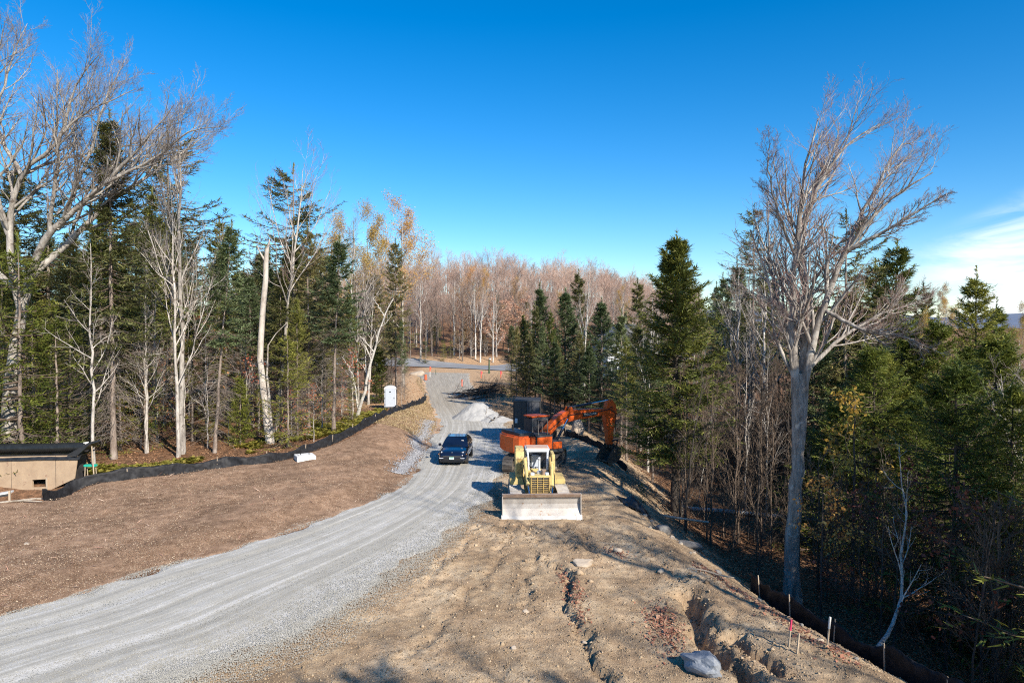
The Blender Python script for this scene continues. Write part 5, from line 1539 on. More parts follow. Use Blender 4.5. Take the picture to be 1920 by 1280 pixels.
    inn = [(x * 0.93 + 5.4 * 0.07, z * 0.90 + 0.045) for x, z in reversed(arc)]
    m = MB(); m.prism(arc + inn, -0.56, 0.56, 'y'); bk = m.build('bucket', MT['track'], t)
    for y in (-0.58, 0.56):
        m = MB(); m.prism([(5.62, 0.95)] + arc[1:] + [(5.30, 0.62)], y, y + 0.02, 'y'); m.build('bucket_side', MT['track'], bk)
    m = MB()
    for i in range(5):
        y = -0.5 + i * 0.25; m.prism([(4.88, -0.10), (4.85, 0.0), (4.62, 0.10)], y - 0.05, y + 0.05, 'y')
    m.build('bucket_teeth', MT['roller'], bk)
    m = MB()
    for y in (-0.16, 0.16): m.prism([(5.40, 0.72), (5.40, 1.06), (5.62, 1.06), (5.98, 0.80), (5.98, 0.62)], y - 0.03, y + 0.03, 'y')
    m.build('bucket_ears', MT['track'], bk)


def suv():
    cx, cy = -3.62, 44.9
    t = thing('suv', "glossy dark blue suv parked on the gravel road facing the viewer", 'car', (cx, cy, hgt(cx, cy) + 0.055), R_(-3), s=0.93)
    # lower body lofted along y (front at -2.35)
    st = [(-2.36, 0.62, 0.36, 0.66, 0.0), (-2.30, 0.80, 0.28, 0.80, 0.0), (-2.12, 0.90, 0.24, 0.90, 0.01), (-1.75, 0.955, 0.24, 0.985, 0.02), (-1.30, 0.965, 0.24, 1.03, 0.02), (-0.75, 0.96, 0.24, 1.07, 0.02),
          (0.0, 0.965, 0.24, 1.07, 0.02), (0.9, 0.97, 0.24, 1.08, 0.02), (1.5, 0.975, 0.25, 1.09, 0.02), (2.0, 0.94, 0.28, 1.06, 0.02), (2.26, 0.86, 0.34, 1.0, 0.0), (2.34, 0.72, 0.42, 0.92, 0.0)]
    V = []
    ring = [(-1.0, 0.30), (-1.0, 0.62), (-0.97, 0.82), (-0.90, 0.95), (-0.55, 1.0), (0, 1.02), (0.55, 1.0), (0.90, 0.95), (0.97, 0.82), (1.0, 0.62), (1.0, 0.30), (0.92, 0.03), (0.5, 0.0), (-0.5, 0.0), (-0.92, 0.03)]
    for y, w, zb, zt, c in st:
        for a, h in ring: V.append((a * w, y, zb + (zt - zb) * h))
    n = len(ring); F = []
    for i in range(len(st) - 1):
        for j in range(n): F.append((i * n + j, i * n + (j + 1) % n, (i + 1) * n + (j + 1) % n, (i + 1) * n + j))
    F.append(tuple(range(n))); F.append(tuple(range((len(st) - 1) * n, len(st) * n)))
    m = MB(); m.add(V, F); b = m.build('body', MT['navy'], t, smooth=True)
    md = b.modifiers.new('smooth', 'SUBSURF'); md.levels = 1; md.render_levels = 1
    # greenhouse
    rg = [(1.04, 0.92, -0.98, 2.1), (1.30, 0.83, -0.52, 1.90), (1.50, 0.73, -0.12, 1.55), (1.60, 0.64, 0.12, 1.30)]
    V = []
    for z, w, y0, y1 in rg:
        V += [(-w, y0 + 0.12, z), (-w * 0.6, y0, z), (w * 0.6, y0, z), (w, y0 + 0.12, z), (w, y1 - 0.1, z), (w * 0.6, y1, z), (-w * 0.6, y1, z), (-w, y1 - 0.1, z)]
    F = []
    for i in range(3):
        for j in range(8): F.append((i * 8 + j, i * 8 + (j + 1) % 8, (i + 1) * 8 + (j + 1) % 8, (i + 1) * 8 + j))
    F.append(tuple(range(24, 32)))
    m = MB(); m.add(V, F); m.build('cabin', MT['navy'], t, bevel=0.02)

    def on(z, k):      # greenhouse outline at height z
        f = np.array(rg); return np.interp(z, f[:, 0], f[:, k])
    m = MB(); z0, z1 = 1.08, 1.57
    w0, w1 = on(z0, 1) * 0.86, on(z1, 1) * 0.88; a0, a1 = on(z0, 2) - 0.012, on(z1, 2) - 0.012
    m.add([(-w0, a0 + 0.10, z0), (-w0 * 0.6, a0, z0), (w0 * 0.6, a0, z0), (w0, a0 + 0.10, z0), (w1, a1 + 0.09, z1), (w1 * 0.6, a1, z1), (-w1 * 0.6, a1, z1), (-w1, a1 + 0.09, z1)],
          [(0, 1, 6, 7), (1, 2, 5, 6), (2, 3, 4, 5)])
    ws = m.build('windshield', MT['glass'], t)
    m = MB(); m.box(0.40, 0.56, -0.36, -0.352, 1.37, 1.42); m.build('sticker', MT['board'], ws, rot=None)
    for s in (-1, 1):
        for y0, y1, y2, y3 in ((-0.52, 0.42, 0.42, 0.10), (0.48, 1.62, 1.25, 0.48)):
            zb, zt = 1.10, 1.52
            m = MB(); e = 0.008
            m.add([(s * (on(zb, 1) + e), y0, zb), (s * (on(zb, 1) + e), y1, zb), (s * (on(zt, 1) + e), y2, zt), (s * (on(zt, 1) + e), y3, zt)], [(0, 1, 2, 3)])
            m.build('side_window', MT['glass'], t)
        m = MB(); m.prism([(-0.72, 1.06), (-0.80, 1.10), (-0.80, 1.22), (-0.72, 1.26), (-0.60, 1.24), (-0.60, 1.08)], s * 0.96, s * 1.14, 'x')
        mi = m.build('wing_mirror', MT['navy'], t, bevel=0.02)
        m = MB(); m.cyl((s * 0.88, -0.66, 1.07), (s * 1.0, -0.68, 1.12), 0.025, n=8); m.build('mirror_arm', MT['trim'], mi)
        # lamps
        m = MB(); m.add([(s * 0.58, -2.16, 0.80), (s * 0.80, -2.08, 0.82), (s * 0.90, -1.85, 0.88), (s * 0.84, -1.86, 0.955), (s * 0.70, -2.05, 0.92), (s * 0.58, -2.14, 0.89),
                            (s * 0.58, -2.10, 0.80), (s * 0.80, -2.0, 0.80), (s * 0.86, -1.8, 0.88), (s * 0.80, -1.82, 0.93), (s * 0.68, -2.0, 0.9), (s * 0.58, -2.06, 0.88)],
                           [(0, 1, 2, 3, 4, 5)] + [(i, (i + 1) % 6, (i + 1) % 6 + 6, i + 6) for i in range(6)])
        hl = m.build('headlight', MT['trim'], t)
        m = MB(); m.cyl((s * 0.72, -2.12, 0.875), (s * 0.72, -2.05, 0.89), 0.045, n=12); m.build('headlight_lens', MT['lamp_glass'], hl)
        m = MB(); m.box(min(s * 0.56, s * 0.84), max(s * 0.56, s * 0.84), -2.36, -2.20, 0.50, 0.535); m.build('fog_lamp', MT['lamp_glass'], t, bevel=0.01)
        m = MB(); m.box(min(s * 0.93, s * 0.965), max(s * 0.93, s * 0.965), -1.98, -1.90, 0.72, 0.75); m.build('side_marker', MT['amber'], t)
        m = MB(); m.tube([(s * 0.62, 0.15, 1.62), (s * 0.62, 0.25, 1.66), (s * 0.61, 1.15, 1.66), (s * 0.60, 1.3, 1.6)], 0.02, 6); m.build('roof_rail', MT['trim'], t)
        for y in (-1.42, 1.40):
            m = MB(); x0, x1 = s * 0.76, s * 0.985
            m.cyl((x0, y, 0.36), (x1, y, 0.36), 0.365, n=28)
            tyre = MB(); tyre.cyl((x0, y, 0.36), (x1, y, 0.36), 0.365, n=28)
            w = tyre.build('wheel', MT['rubber'], t, bevel=0.03)
            m = MB(); m.cyl((x1, y, 0.36), (x1 + s * 0.008, y, 0.36), 0.25, n=24)
            for q in range(5):
                a = q * 2 * math.pi / 5
                m.prism([(y + 0.05 * math.cos(a + 1.57), 0.36 + 0.05 * math.sin(a + 1.57)), (y + 0.24 * math.cos(a + .12), 0.36 + 0.24 * math.sin(a + .12)), (y + 0.24 * math.cos(a - .12), 0.36 + 0.24 * math.sin(a - .12)), (y - 0.05 * math.cos(a + 1.57), 0.36 - 0.05 * math.sin(a + 1.57))], x1 + s * 0.006, x1 + s * 0.02, 'x')
            m.build('rim', MT['alloy'], w)
    m = MB(); m.box(-0.62, 0.62, -2.39, -2.28, 0.60, 0.70); m.box(-0.60, 0.60, -2.39, -2.28, 0.40, 0.52); g = m.build('grille', MT['trim'], t, bevel=0.015)
    m = MB()
    for i in range(3): m.box(-0.60, 0.60, -2.402, -2.39, 0.615 + i * 0.028, 0.623 + i * 0.028)
    m.build('grille_bar', MT['alloy'], g)
    m = MB(); m.box(-0.80, 0.80, -2.37, -2.2, 0.26, 0.33); m.build('bumper_lip', MT['trim'], t, bevel=0.02)
    m = MB(); m.box(-0.155, 0.155, -2.43, -2.405, 0.46, 0.62); p = m.build('license_plate', MT['plate'], t)
    m = MB(); m.box(-0.15, 0.15, -2.434, -2.431, 0.585, 0.615); m.box(-0.09, 0.09, -2.434, -2.431, 0.51, 0.55); m.build('plate_print', MT['plate_green'], p)
    m = MB(); m.cyl((0, -2.17, 0.885), (0, -2.20, 0.88), 0.035, n=12); m.build('hood_badge', MT['chrome'], t)


bulldozer()
excavator()
suv()

# dark box trailer behind the excavator
MT['container_door'] = mat('grey_door', (0.05, 0.052, 0.058), (0.075, 0.077, 0.085), 2.5, 0.6, spots=((0.13, 0.13, 0.135), 2.0, 0.60))
tx, ty = 1.12, 52.5
t = thing('box_trailer', "tall dark box trailer standing in the trees' shade behind the excavator", 'trailer', (tx, ty, hgt(tx, ty)), R_(-4))
m = MB(); m.box(-1.0, 1.0, 0, 2.6, 1.05, 3.10); b = m.build('box_body', MT['container'], t, bevel=0.02)
m = MB()
for i in range(6): m.box(1.0, 1.04, 0.2 + i * 0.42, 0.32 + i * 0.42, 1.1, 3.05)
for i in range(6): m.box(-1.04, -1.0, 0.2 + i * 0.42, 0.32 + i * 0.42, 1.1, 3.05)
m.build('side_rib', MT['black'], b)
for s, mm in ((-1, 'black'), (1, 'container_door')):
    m = MB(); m.box(min(s * 0.02, s * 0.94), max(s * 0.02, s * 0.94), -0.05, -0.002, 1.12, 3.0); d = m.build('rear_door', MT[mm], t, bevel=0.01)
    m = MB()
    for x in (0.15, 0.4): m.cyl((s * x, -0.075, 1.15), (s * x, -0.075, 2.95), 0.018, n=8)
    m.build('lock_rod', MT['dark_grey'], d)
m = MB(); m.box(-1.02, 1.02, -0.06, 0.06, 3.02, 3.14); m.build('top_rail', MT['dark_grey'], t)
m = MB(); m.box(-1.02, 1.02, -0.06, 0.1, 1.0, 1.1); m.build('rear_bumper', MT['dark_grey'], t)
m = MB(); m.box(-0.5, 0.5, 0.1, 3.4, 0.75, 1.05); m.build('chassis', MT['black'], t)
for s in (-1, 1):
    for y in (0.9,):
        m = MB(); m.cyl((s * 0.75, y, 0.5), (s * 0.98, y, 0.5), 0.5, n=22); w = m.build('wheel', MT['rubber'], t, bevel=0.04)
        m = MB(); m.cyl((s * 0.98, y, 0.5), (s * 0.995, y, 0.5), 0.27, n=16); m.build('rim', MT['alloy'], w)
m = MB(); m.box(-0.9, -0.7, -0.09, -0.05, 1.4, 1.75); m.build('notice_panel', MT['white_metal'], t)

# ------------------------------------------------------------------ heaps, rocks, logs
def rock(name, label, cat, x, y, sx, sy, sz, mt, seed, sink=0.3, rz=0.0, group=None, sub=3, rough=0.35, z=None):
    bm = bmesh.new(); bmesh.ops.create_icosphere(bm, subdivisions=sub, radius=1.0)
    g = np.random.RandomState(seed); off = g.rand(3) * 50
    pl = [(Vector(g.randn(3)).normalized(), g.uniform(0.55, 0.9)) for _ in range(16)]
    for v in bm.verts:
        c = v.co.copy()
        for nrm, dd in pl:
            k = c.dot(nrm)
            if k > dd: c -= nrm * (k - dd) * 0.85
        q = c * 1.5
        f = 1 + rough * 0.5 * float(fbm(np.array([q.x + off[0] + q.z * 0.7]), np.array([q.y + off[1] + q.z * 0.9]), 4, 1.0)[0])
        v.co = Vector((c.x * sx, c.y * sy, c.z * sz)) * f
    me = bpy.data.meshes.new(name); bm.to_mesh(me); bm.free(); me.materials.append(MT[mt])
    me.polygons.foreach_set("use_smooth", [sub == 3] * len(me.polygons))
    o = link(name, me, None, (x, y, (hgt(x, y) if z is None else z) + sz * (1 - 2 * sink) * 0.6), (0, 0, rz))
    return tag(o, label, cat, group)


x, y = at(1094, 1066)
rock('flat_rock', "large flat tan rock lying alone on the open dirt", 'rock', x, y, 0.48, 0.40, 0.17, 'rock_tan', 4, 0.25, 0.4, sub=4)
x, y = at(1326, 1272, -0.1)
rock('boulder', "big blue-grey boulder in the eroded hole at the picture's bottom", 'boulder', x, y, 0.42, 0.75, 0.38, 'rock_blue', 9, 0.34, 0.5, sub=4, rough=0.5)
x, y = at(1100, 826, 0)
rock('pale_boulder', "tall pale boulder on the leafy edge past the excavator bucket", 'boulder', x - 0.4, y + 3, 0.55, 0.5, 0.85, 'rock_tan', 6, 0.2)
x, y = at(1290, 1030, -0.9)
rock('grey_boulder', "low grey boulder in the shade just below the berm's edge", 'boulder', x, y, 0.75, 0.42, 0.30, 'rock_grey', 5, 0.42, -0.6)
x, y = at(1246, 1000, -0.4)
rock('grey_boulder', "rounded brown-grey boulder between the black bags and the low grey boulder", 'boulder', x, y, 0.42, 0.36, 0.34, 'rock_grey', 15, 0.25, 0.2)
x, y = at(783, 704, 0)
rock('street_boulder', "rust-brown boulder at the street corner, above the pale mulch", 'boulder', x, y, 1.5, 1.0, 0.8, 'rock_tan', 7, 0.3)
x, y = at(1008, 1016)
for i, (px, py, s, lb_) in enumerate(((1040, 1058, 0.07, "fist-sized pale stone left of the flat tan rock"), (986, 1140, 0.13, "pale stone on the open dirt below the dozer"), (1097, 1194, 0.10, "white stone in the long crack of the dirt"),
                                      (1160, 1033, 0.22, "buff stone near the berm's edge above the flat tan rock"), (1241, 1077, 0.16, "reddish stone at the tip of the tree shadow on the berm"), (1294, 1240, 0.10, "round pale stone next to the blue-grey boulder"),
                                      (43, 1034, 0.18, "lone pale stone lying in the brown mulch"), (962, 1215, 0.11, "pale stone near the crack at the bottom of the dirt"))):
    x, y = at(px, py, 0.1)
    rock('stone', lb_, 'stone', x, y, s, s * 0.85, s * 0.6, 'rock_tan', 20 + i, 0.25, i, sub=2)
g = np.random.RandomState(8)
for i in range(30):
    y = g.uniform(17.5, 38) if i % 3 else g.uniform(29, 37)
    x = crest_x(y) + g.normal(0.75, 0.28)
    s = g.uniform(0.05, 0.14)
    rock('edge_rock', "pale field stone in the row along the berm's crest", 'rock', x, y, s * 1.2, s, s * 0.8, 'rock_grey' if g.rand() < 0.5 else 'rock_tan', 60 + i, 0.2, g.rand() * 6, "stones along the berm's crest", sub=2)

# gravel pile
px_, py_ = (896 - 960) / FPX * 65.5, 65.5
g = np.linspace(-3.4, 3.4, 90); XX, YY = np.meshgrid(g, g)
rr = np.hypot(XX * 0.92, YY) + 0.22 * fbm(XX, YY, 4, 0.9)
ZZ = np.clip(1.45 - 0.74 * np.maximum(rr - 0.35, 0), -0.3, 1.36)
ZZ = np.maximum(ZZ, 0.55 - 0.33 * np.hypot(XX - 1.6, YY + 1.5)) + 0.09 * fbm(XX, YY, 4, 2.0) + 0.06 * np.abs(fbm(XX, YY, 3, 7.0))
k = np.arange(90 * 90).reshape(90, 90)
Q = np.stack([k[:-1, :-1], k[:-1, 1:], k[1:, 1:], k[1:, :-1]], -1).reshape(-1, 4)
keep = ZZ.ravel()[Q].max(1) > -0.12
MT['pale_gravel'] = mat('pale_gravel', (0.42, 0.415, 0.40), (0.30, 0.295, 0.28), 14, 0.95, bmp=0.6, spots=((0.36, 0.35, 0.33), 30, 0.6))
o = link('gravel_pile', np_mesh('gravel_pile', np.stack([XX, YY, ZZ], -1).reshape(-1, 3), Q=Q[keep], mats=[MT['pale_gravel']], smooth=True), None, (px_, py_, hgt(px_, py_) + 0.03))
tag(o, "cone of pale crushed gravel dumped beside the far road", 'gravel pile')

# ------------------------------------------------------------------ silt fences
def silt_fence(name, label, pts, h, step, lean, seed, stake_h=0.0, n=None, over=0.1):
    g = np.random.RandomState(seed)
    P = resample(pts, n or int(len(pts) * 30)); L = np.r_[0, np.cumsum(np.linalg.norm(np.diff(P, axis=0), axis=1))]
    T_ = np.gradient(P, axis=0); T_ = T_ / np.linalg.norm(T_, axis=1, keepdims=True); Nn = np.stack([-T_[:, 1], T_[:, 0]], 1)
    t = thing(name, label, 'fence', (P[0, 0], P[0, 1], hgt(P[0, 0], P[0, 1])))
    o = np.array(t.location)
    rows = 7; V = []
    hv = np.array([h * (1 + 0.22 * fbm(np.array([l * 0.33 + seed]), np.array([3.0]), 3)[0]) - 0.17 * abs(math.sin(math.pi * l / step)) for l in L])
    base = np.array([hgt(a, b) for a, b in P])
    for j in range(rows):
        f = j / (rows - 1)
        fold = 0.10 * fbm(L * 1.3, L * 0 + f * 1.2 + seed, 3) + 0.09 * fbm(L * 4 + f * 3, L * 0 + f * 1.5, 3)
        off = fold + lean * (f - 0.2)
        V.append(np.stack([P[:, 0] + Nn[:, 0] * off, P[:, 1] + Nn[:, 1] * off, base - 0.05 + f * (hv + 0.05)], 1))
    V = np.stack(V, 1); nP = len(P)
    k = np.arange(nP * rows).reshape(nP, rows)
    Q = np.stack([k[:-1, :-1], k[1:, :-1], k[1:, 1:], k[:-1, 1:]], -1).reshape(-1, 4)
    me = np_mesh('fabric', (V - o).reshape(-1, 3), Q=Q, mats=[MT['fabric']], smooth=True)
    f = link('fabric', me, t)
    so = f.modifiers.new('thick', 'SOLIDIFY'); so.thickness = 0.008
    s = 0.4
    st = MB()
    st.box(-0.016, 0.016, -0.016, 0.016, -0.35, 1.0)
    first = None
    while s < L[-1]:
        i = np.searchsorted(L, s)
        hh = (h + over + g.uniform(-0.05, 0.12))
        if first is None:
            first = st.build('stake', MT['stake'], t); q = first
        else:
            q = first.copy(); COL.objects.link(q); q.parent = t
        q.location = Vector((P[i, 0] + Nn[i, 0] * (0.03 + lean * 0.5), P[i, 1] + Nn[i, 1] * (0.03 + lean * 0.5), base[i])) - t.location
        q.scale = (1, 1, hh); q.rotation_euler = (g.uniform(-0.08, 0.08), g.uniform(-0.08, 0.08), g.rand())
        s += step * g.uniform(0.85, 1.15)


silt_fence('silt_fence', "long black silt fence curving between the brown mulch and the spruce wood", [tuple(p) for p in FENCE[::10]], 0.68, 2.6, 0.12, 1, over=-0.06)
rf = [(float(crest_x(y) + d), y) for y, d in ((14.5, 2.1), (17, 2.1), (20, 2.2), (23, 2.2), (25.5, 2.3))]
silt_fence('silt_fence', "black silt fence in deep shade below the stony crest of the berm", rf, 0.85, 2.2, 0.05, 2, over=-0.02)
rf = [(4.0, 54.5), (5.2, 51.5), (6.6, 48.0), (7.4, 44.5)]
silt_fence('silt_fence', "short low silt fence on the slope between the excavator tracks and its bucket", rf, 0.55, 2.0, 0.05, 3, over=0.08)

# heap of black plastic at the berm's edge
bx, by = at(1190, 955, -0.3)
t = thing('plastic_sheeting', "crumpled black plastic sheeting draped over the berm's edge near the tiny spruce", 'plastic sheet', (bx, by, hgt(bx, by)))
g = np.linspace(-1, 1, 40); XX, YY = np.meshgrid(g, g)
ZZ = 0.55 * np.exp(-(XX ** 2 + YY ** 2) * 1.8) + 0.22 * np.abs(fbm(XX + 5, YY, 4, 2.2)) - 0.08
k = np.arange(1600).reshape(40, 40); Q = np.stack([k[:-1, :-1], k[:-1, 1:], k[1:, 1:], k[1:, :-1]], -1).reshape(-1, 4)
VV = np.stack([XX * 0.7, YY * 1.1, ZZ], -1).reshape(-1, 3)
VV[:, 2] += height(VV[:, 0] + bx, VV[:, 1] + by) - t.location[2]
link('sheet', np_mesh('sheet', VV, Q=Q, mats=[MT['tarp']], smooth=True), t)

# ------------------------------------------------------------------ left edge: plywood bin, pipe, board, trestle
bx, by = (143 - 960) / FPX * 35.7, 35.7
bz = 0.42
t = thing('plywood_bin', "wide plywood-fronted bin with a small square opening, at the picture's edge", 'bin', (bx, by, bz), R_(-4))
m = MB()
pts = [(0, 1.62), (-7, 1.40), (-7, -0.3), (-3.2, -0.3), (-1.6, -0.25), (-0.2, 0.40)]
# front panel with an opening: built from strips round the hole
hx0, hx1, hz0, hz1 = -2.52, -1.78, -0.05, 0.30
top = lambda x: 1.62 + (x / -7.0) * -0.22
bot = lambda x: float(np.interp(-x, [0.2, 1.6, 3.2, 7], [0.40, -0.25, -0.30, -0.30]))
m.prism([(0, top(0)), (hx1, top(hx1)), (hx1, bot(hx1)), (-1.6, bot(-1.6)), (-0.2, 0.40)], 0, 0.05, 'y')
m.prism([(hx1, hz1 + 0.05), (hx1, top(hx1)), (hx0, top(hx0)), (hx0, hz1)], 0, 0.05, 'y')
m.prism([(hx1, bot(hx1)), (hx1, hz0), (hx0, hz0 - 0.04), (hx0, bot(hx0))], 0, 0.05, 'y')
m.prism([(hx0, top(hx0)), (-7, top(-7)), (-7, bot(-7)), (hx0, bot(hx0))], 0, 0.05, 'y')
m.build('front_panel', MT['plywood'], t)
for x_ in (-1.22, -3.66, -6.1):
    m = MB(); m.box(x_ - 0.007, x_ + 0.007, -0.006, 0.01, max(bot(x_), -0.3), top(x_) - 0.01); m.build('sheet_seam', MT['black'], t)
m = MB(); m.prism([(0.05, 1.60), (1.4, 1.60), (1.4, -0.3), (0.05, -0.3)], -0.62, -0.56, 'x'); m.build('end_panel', MT['black'], t)
m = MB(); m.box(-7, -0.6, 1.4, 1.46, -0.3, 1.5); m.build('inside_wall', MT['black'], t)  # painted black to stand in for the shade inside the bin
m = MB(); m.box(hx1 + 0.05, hx1 + 0.13, -0.06, -0.003, -0.30, 0.45); m.build('front_stake', MT['stake'], t)
g = np.linspace(0, 1, 60); h2 = np.linspace(0, 1, 14); XX, YY = np.meshgrid(g, h2)
X_ = -7.2 + XX * 7.35; Y_ = -0.10 + YY * 1.5
Z_ = 1.62 + (X_ / -7.0) * -0.22 + 0.04 + 0.05 * fbm(X_, Y_ * 2, 3, 1.2) - 0.22 * sstep(0.12, 0.0, YY)
k = np.arange(60 * 14).reshape(14, 60); Q = np.stack([k[:-1, :-1], k[:-1, 1:], k[1:, 1:], k[1:, :-1]], -1).reshape(-1, 4)
link('cover_tarp', np_mesh('cover_tarp', np.stack([X_, Y_, Z_], -1).reshape(-1, 3), Q=Q, mats=[MT['tarp']], smooth=True), t)
for x in (-0.35, -2.6, -5.2):
    m = MB(); m.box(x - 0.05, x + 0.05, 0.06, 0.14, -0.35, 1.4); m.build('support_post', MT['stake'], t)
# corrugated pipe on top
pz = bz + 2.00
t = thing('corrugated_pipe', "long black corrugated drain pipe lying on top of the plywood bin", 'pipe', (bx + 0.30, by + 0.22, pz), R_(-4))
n = 150; s = np.linspace(0, 7.4, n); P = np.stack([-s, s * 0, 0.01 * np.sin(s * 2) - 0.03 * s], 1)[None]
R = (0.235 + 0.022 * np.sign(np.sin(s * 2 * math.pi / 0.1)))[None]
V, Q = tubes(P, R, 20); link('pipe_wall', Parts().quads(V, Q).mesh('pipe_wall', [MT['pipe']], True), t)
m = MB(); m.cyl((0.0, 0, 0), (0.03, 0, 0), 0.24, n=20); m.build('pipe_cap', MT['black'], t)
m = MB(); m.prism([(0.02, 0.10), (-0.10, 0.26), (0.06, 0.28), (0.10, 0.14)], -0.1, 0.1, 'y'); m.build('white_tag', MT['board'], t)
t = thing('black_board', "slanted black board propped against the right end of the plywood bin", 'board', (bx + 0.05, by - 0.05, bz + 1.25))
m = MB(); m.prism([(-0.55, 0.42), (0.58, 1.05), (0.62, 0.95), (-0.10, 0.30)], -0.05, 0.9, 'y'); m.build('panel', MT['tarp'], t)
m = MB(); m.cyl((0.45, 0.4, 0.9), (0.6, 0.4, -1.5), 0.03, n=8); m.build('prop', MT['stake'], t)
t = thing('green_trestle', "bright teal plank trestle standing beside the plywood bin", 'trestle', (bx + 0.22, by + 0.7, hgt(bx + 0.4, by + 0.7)))
m = MB(); m.box(-0.30, 0.30, -0.12, 0.12, 0.84, 0.95); m.build('plank', MT['teal'], t, bevel=0.01)
for x in (-0.24, 0.22):
    m = MB(); m.cyl((x, -0.08, 0.86), (x + 0.02, -0.18, -0.3), 0.022, n=8); m.build('leg', MT['stake'], t)
    m = MB(); m.cyl((x, 0.08, 0.86), (x + 0.02, 0.18, -0.3), 0.022, n=8); m.build('leg', MT['stake'], t)
x, y = at(5, 950, 0.3)
t = thing('lumber_rack', "white board on short wooden posts by the lower corner of the plywood bin", 'lumber', (x, y, hgt(x, y)), R_(18))
m = MB(); m.box(-1.8, 0.35, -0.2, 0.2, 0.42, 0.50); m.build('board', MT['board'], t, rot=(0, R_(-8), 0), bevel=0.005)
m = MB(); m.box(-1.8, 0.30, -0.24, -0.205, 0.34, 0.44); m.build('edge_strip', MT['container'], t, rot=(0, R_(-8), 0))
for px in (-1.5, 0.26):
    m = MB(); m.box(px - 0.04, px + 0.04, -0.3, -0.22, -0.3, 0.62); m.build('post', MT['stake'], t)
for i, (px, py, L, a, lb_) in enumerate(((55, 945, 1.6, 0.3, "grey weathered stick lying on the mulch by the white board"), (30, 958, 2.0, 0.15, "longer weathered branch lying below the white board"))):
    x, y = at(px, py, 0.25); z = hgt(x, y)
    V, Q = tubes(line([(-L / 2, 0, 0.05), (0, 0.08, 0.12), (L / 2, 0, 0.06)], 8), np.linspace(0.05, 0.025, 8)[None], 7)
    tag(link('fallen_stick', Parts().quads(V, Q).mesh('fallen_stick', [MT['log']], True), None, (x, y, z + 0.05), (0, 0, a)), lb_, 'stick')

# white precast slab by the fence
x, y = at(565, 872, 0.45)
t = thing('precast_cover', "white square precast slab lying on the mulch against the black fence", 'concrete slab', (x, y + 0.55, hgt(x, y + 0.5) + 0.02), R_(28))
m = MB(); m.box(-0.55, 0.55, -0.55, 0.55, 0, 0.34); b = m.build('slab', MT['concrete'], t, bevel=0.02)
m = MB(); m.box(-0.40, 0.40, -0.40, 0.40, 0.34, 0.37); m.build('raised_rim', MT['concrete'], b, bevel=0.01)
for s in (-1, 1):
    m = MB(); m.tube([(s * 0.25, -0.08, 0.36), (s * 0.25, -0.08, 0.42), (s * 0.25, 0.08, 0.42), (s * 0.25, 0.08, 0.36)], 0.014, 6); m.build('lifting_loop', MT['black'], b)

# portable toilet
x, y = (731 - 960) / FPX * 66.0, 66.0
z = hgt(x, y)
t = thing('portable_toilet', "white portable toilet standing behind the end of the black fence", 'portable toilet', (x, y, z), R_(10))
m = MB(); m.box(-0.56, 0.56, -0.56, 0.56, 0.12, 1.85); b = m.build('cabin', MT['white_plastic'], t, bevel=0.05)
prof = [(-0.60, 1.84)] + [(0.60 * math.cos(a), 1.84 + 0.30 * math.sin(a)) for a in np.linspace(math.pi, 0, 12)] + [(0.60, 1.84)]
m = MB(); m.prism(prof[1:-1], -0.58, 0.58, 'y'); m.build('roof', MT['board'], t, bevel=0.02)
m = MB(); m.box(-0.46, 0.46, -0.60, -0.565, 0.16, 1.92); d = m.build('door', MT['grey_plastic'], t, bevel=0.02)
m = MB(); m.box(-0.07, 0.07, -0.62, -0.60, 1.55, 1.65); m.build('door_sign', MT['navy'], d)
m = MB(); m.box(0.34, 0.40, -0.63, -0.60, 0.95, 1.08); m.build('latch', MT['black'], d)
for k in range(3):
    m = MB(); m.cyl((-0.47, -0.585, 0.35 + k * 0.6), (-0.47, -0.585, 0.47 + k * 0.6), 0.03, n=8); m.build('hinge', MT['black'], d)
m = MB(); m.box(-0.6, 0.6, -0.6, 0.6, 0, 0.12); m.build('skid_base', MT['black'], t)

# ------------------------------------------------------------------ posts and marks at the far end
def post(name, label, cat, px, py, h, r, mt, cap=None, flag=None):
    x, y = at(px, py, 0.0)
    t = thing(name, label, cat, (x, y, hgt(x, y) - 0.02))
    m = MB(); m.cyl((0, 0, -0.1), (0, 0, h), r, r * 0.85, n=8); m.build('post', MT[mt], t)
    if cap: m = MB(); m.cyl((0, 0, h * cap[1]), (0, 0, h + 0.02), r * 1.25, n=8); m.build('top_band', MT[cap[0]], t)
    if flag: m = MB(); m.box(r, r + 0.16, -0.01, 0.01, h - 0.45, h - 0.05); m.build('ribbon', MT[flag], t)
    return t


post('survey_stake', "tall orange-topped survey stake at the street's near edge", 'stake', 806, 707, 1.8, 0.06, 'board', ('orange_tape', 0.55), 'orange_tape')
post('delineator', "red delineator post standing on the road beyond the gravel pile", 'post', 866, 725, 1.05, 0.075, 'orange_tape', ('orange_tape', 0.8))
post('survey_stake', "orange ribboned stake by the street near the lamp post", 'stake', 902, 709, 1.2, 0.07, 'orange_tape', ('pink', 0.6), 'orange_tape')
post('survey_stake', "orange stake at the street's edge beside the dark spruces", 'stake', 939, 709, 1.2, 0.07, 'orange_tape', ('pink', 0.6), 'orange_tape')
post('marker_post', "short dark green post on the pale mulch near the road's left edge", 'post', 789, 719, 1.0, 0.06, 'green_post')
post('marker_post', "dark green post at the street corner right of the tall stake", 'post', 817, 703, 1.0, 0.06, 'green_post')
x, y = at(798, 713)
t = thing('traffic_barrel', "orange traffic barrel at the corner of street and gravel road", 'traffic barrel', (x, y, hgt(x, y)))
m = MB(); m.cyl((0, 0, 0), (0, 0, 0.95), 0.25, 0.2, n=18); b = m.build('drum', MT['orange_tape'], t)
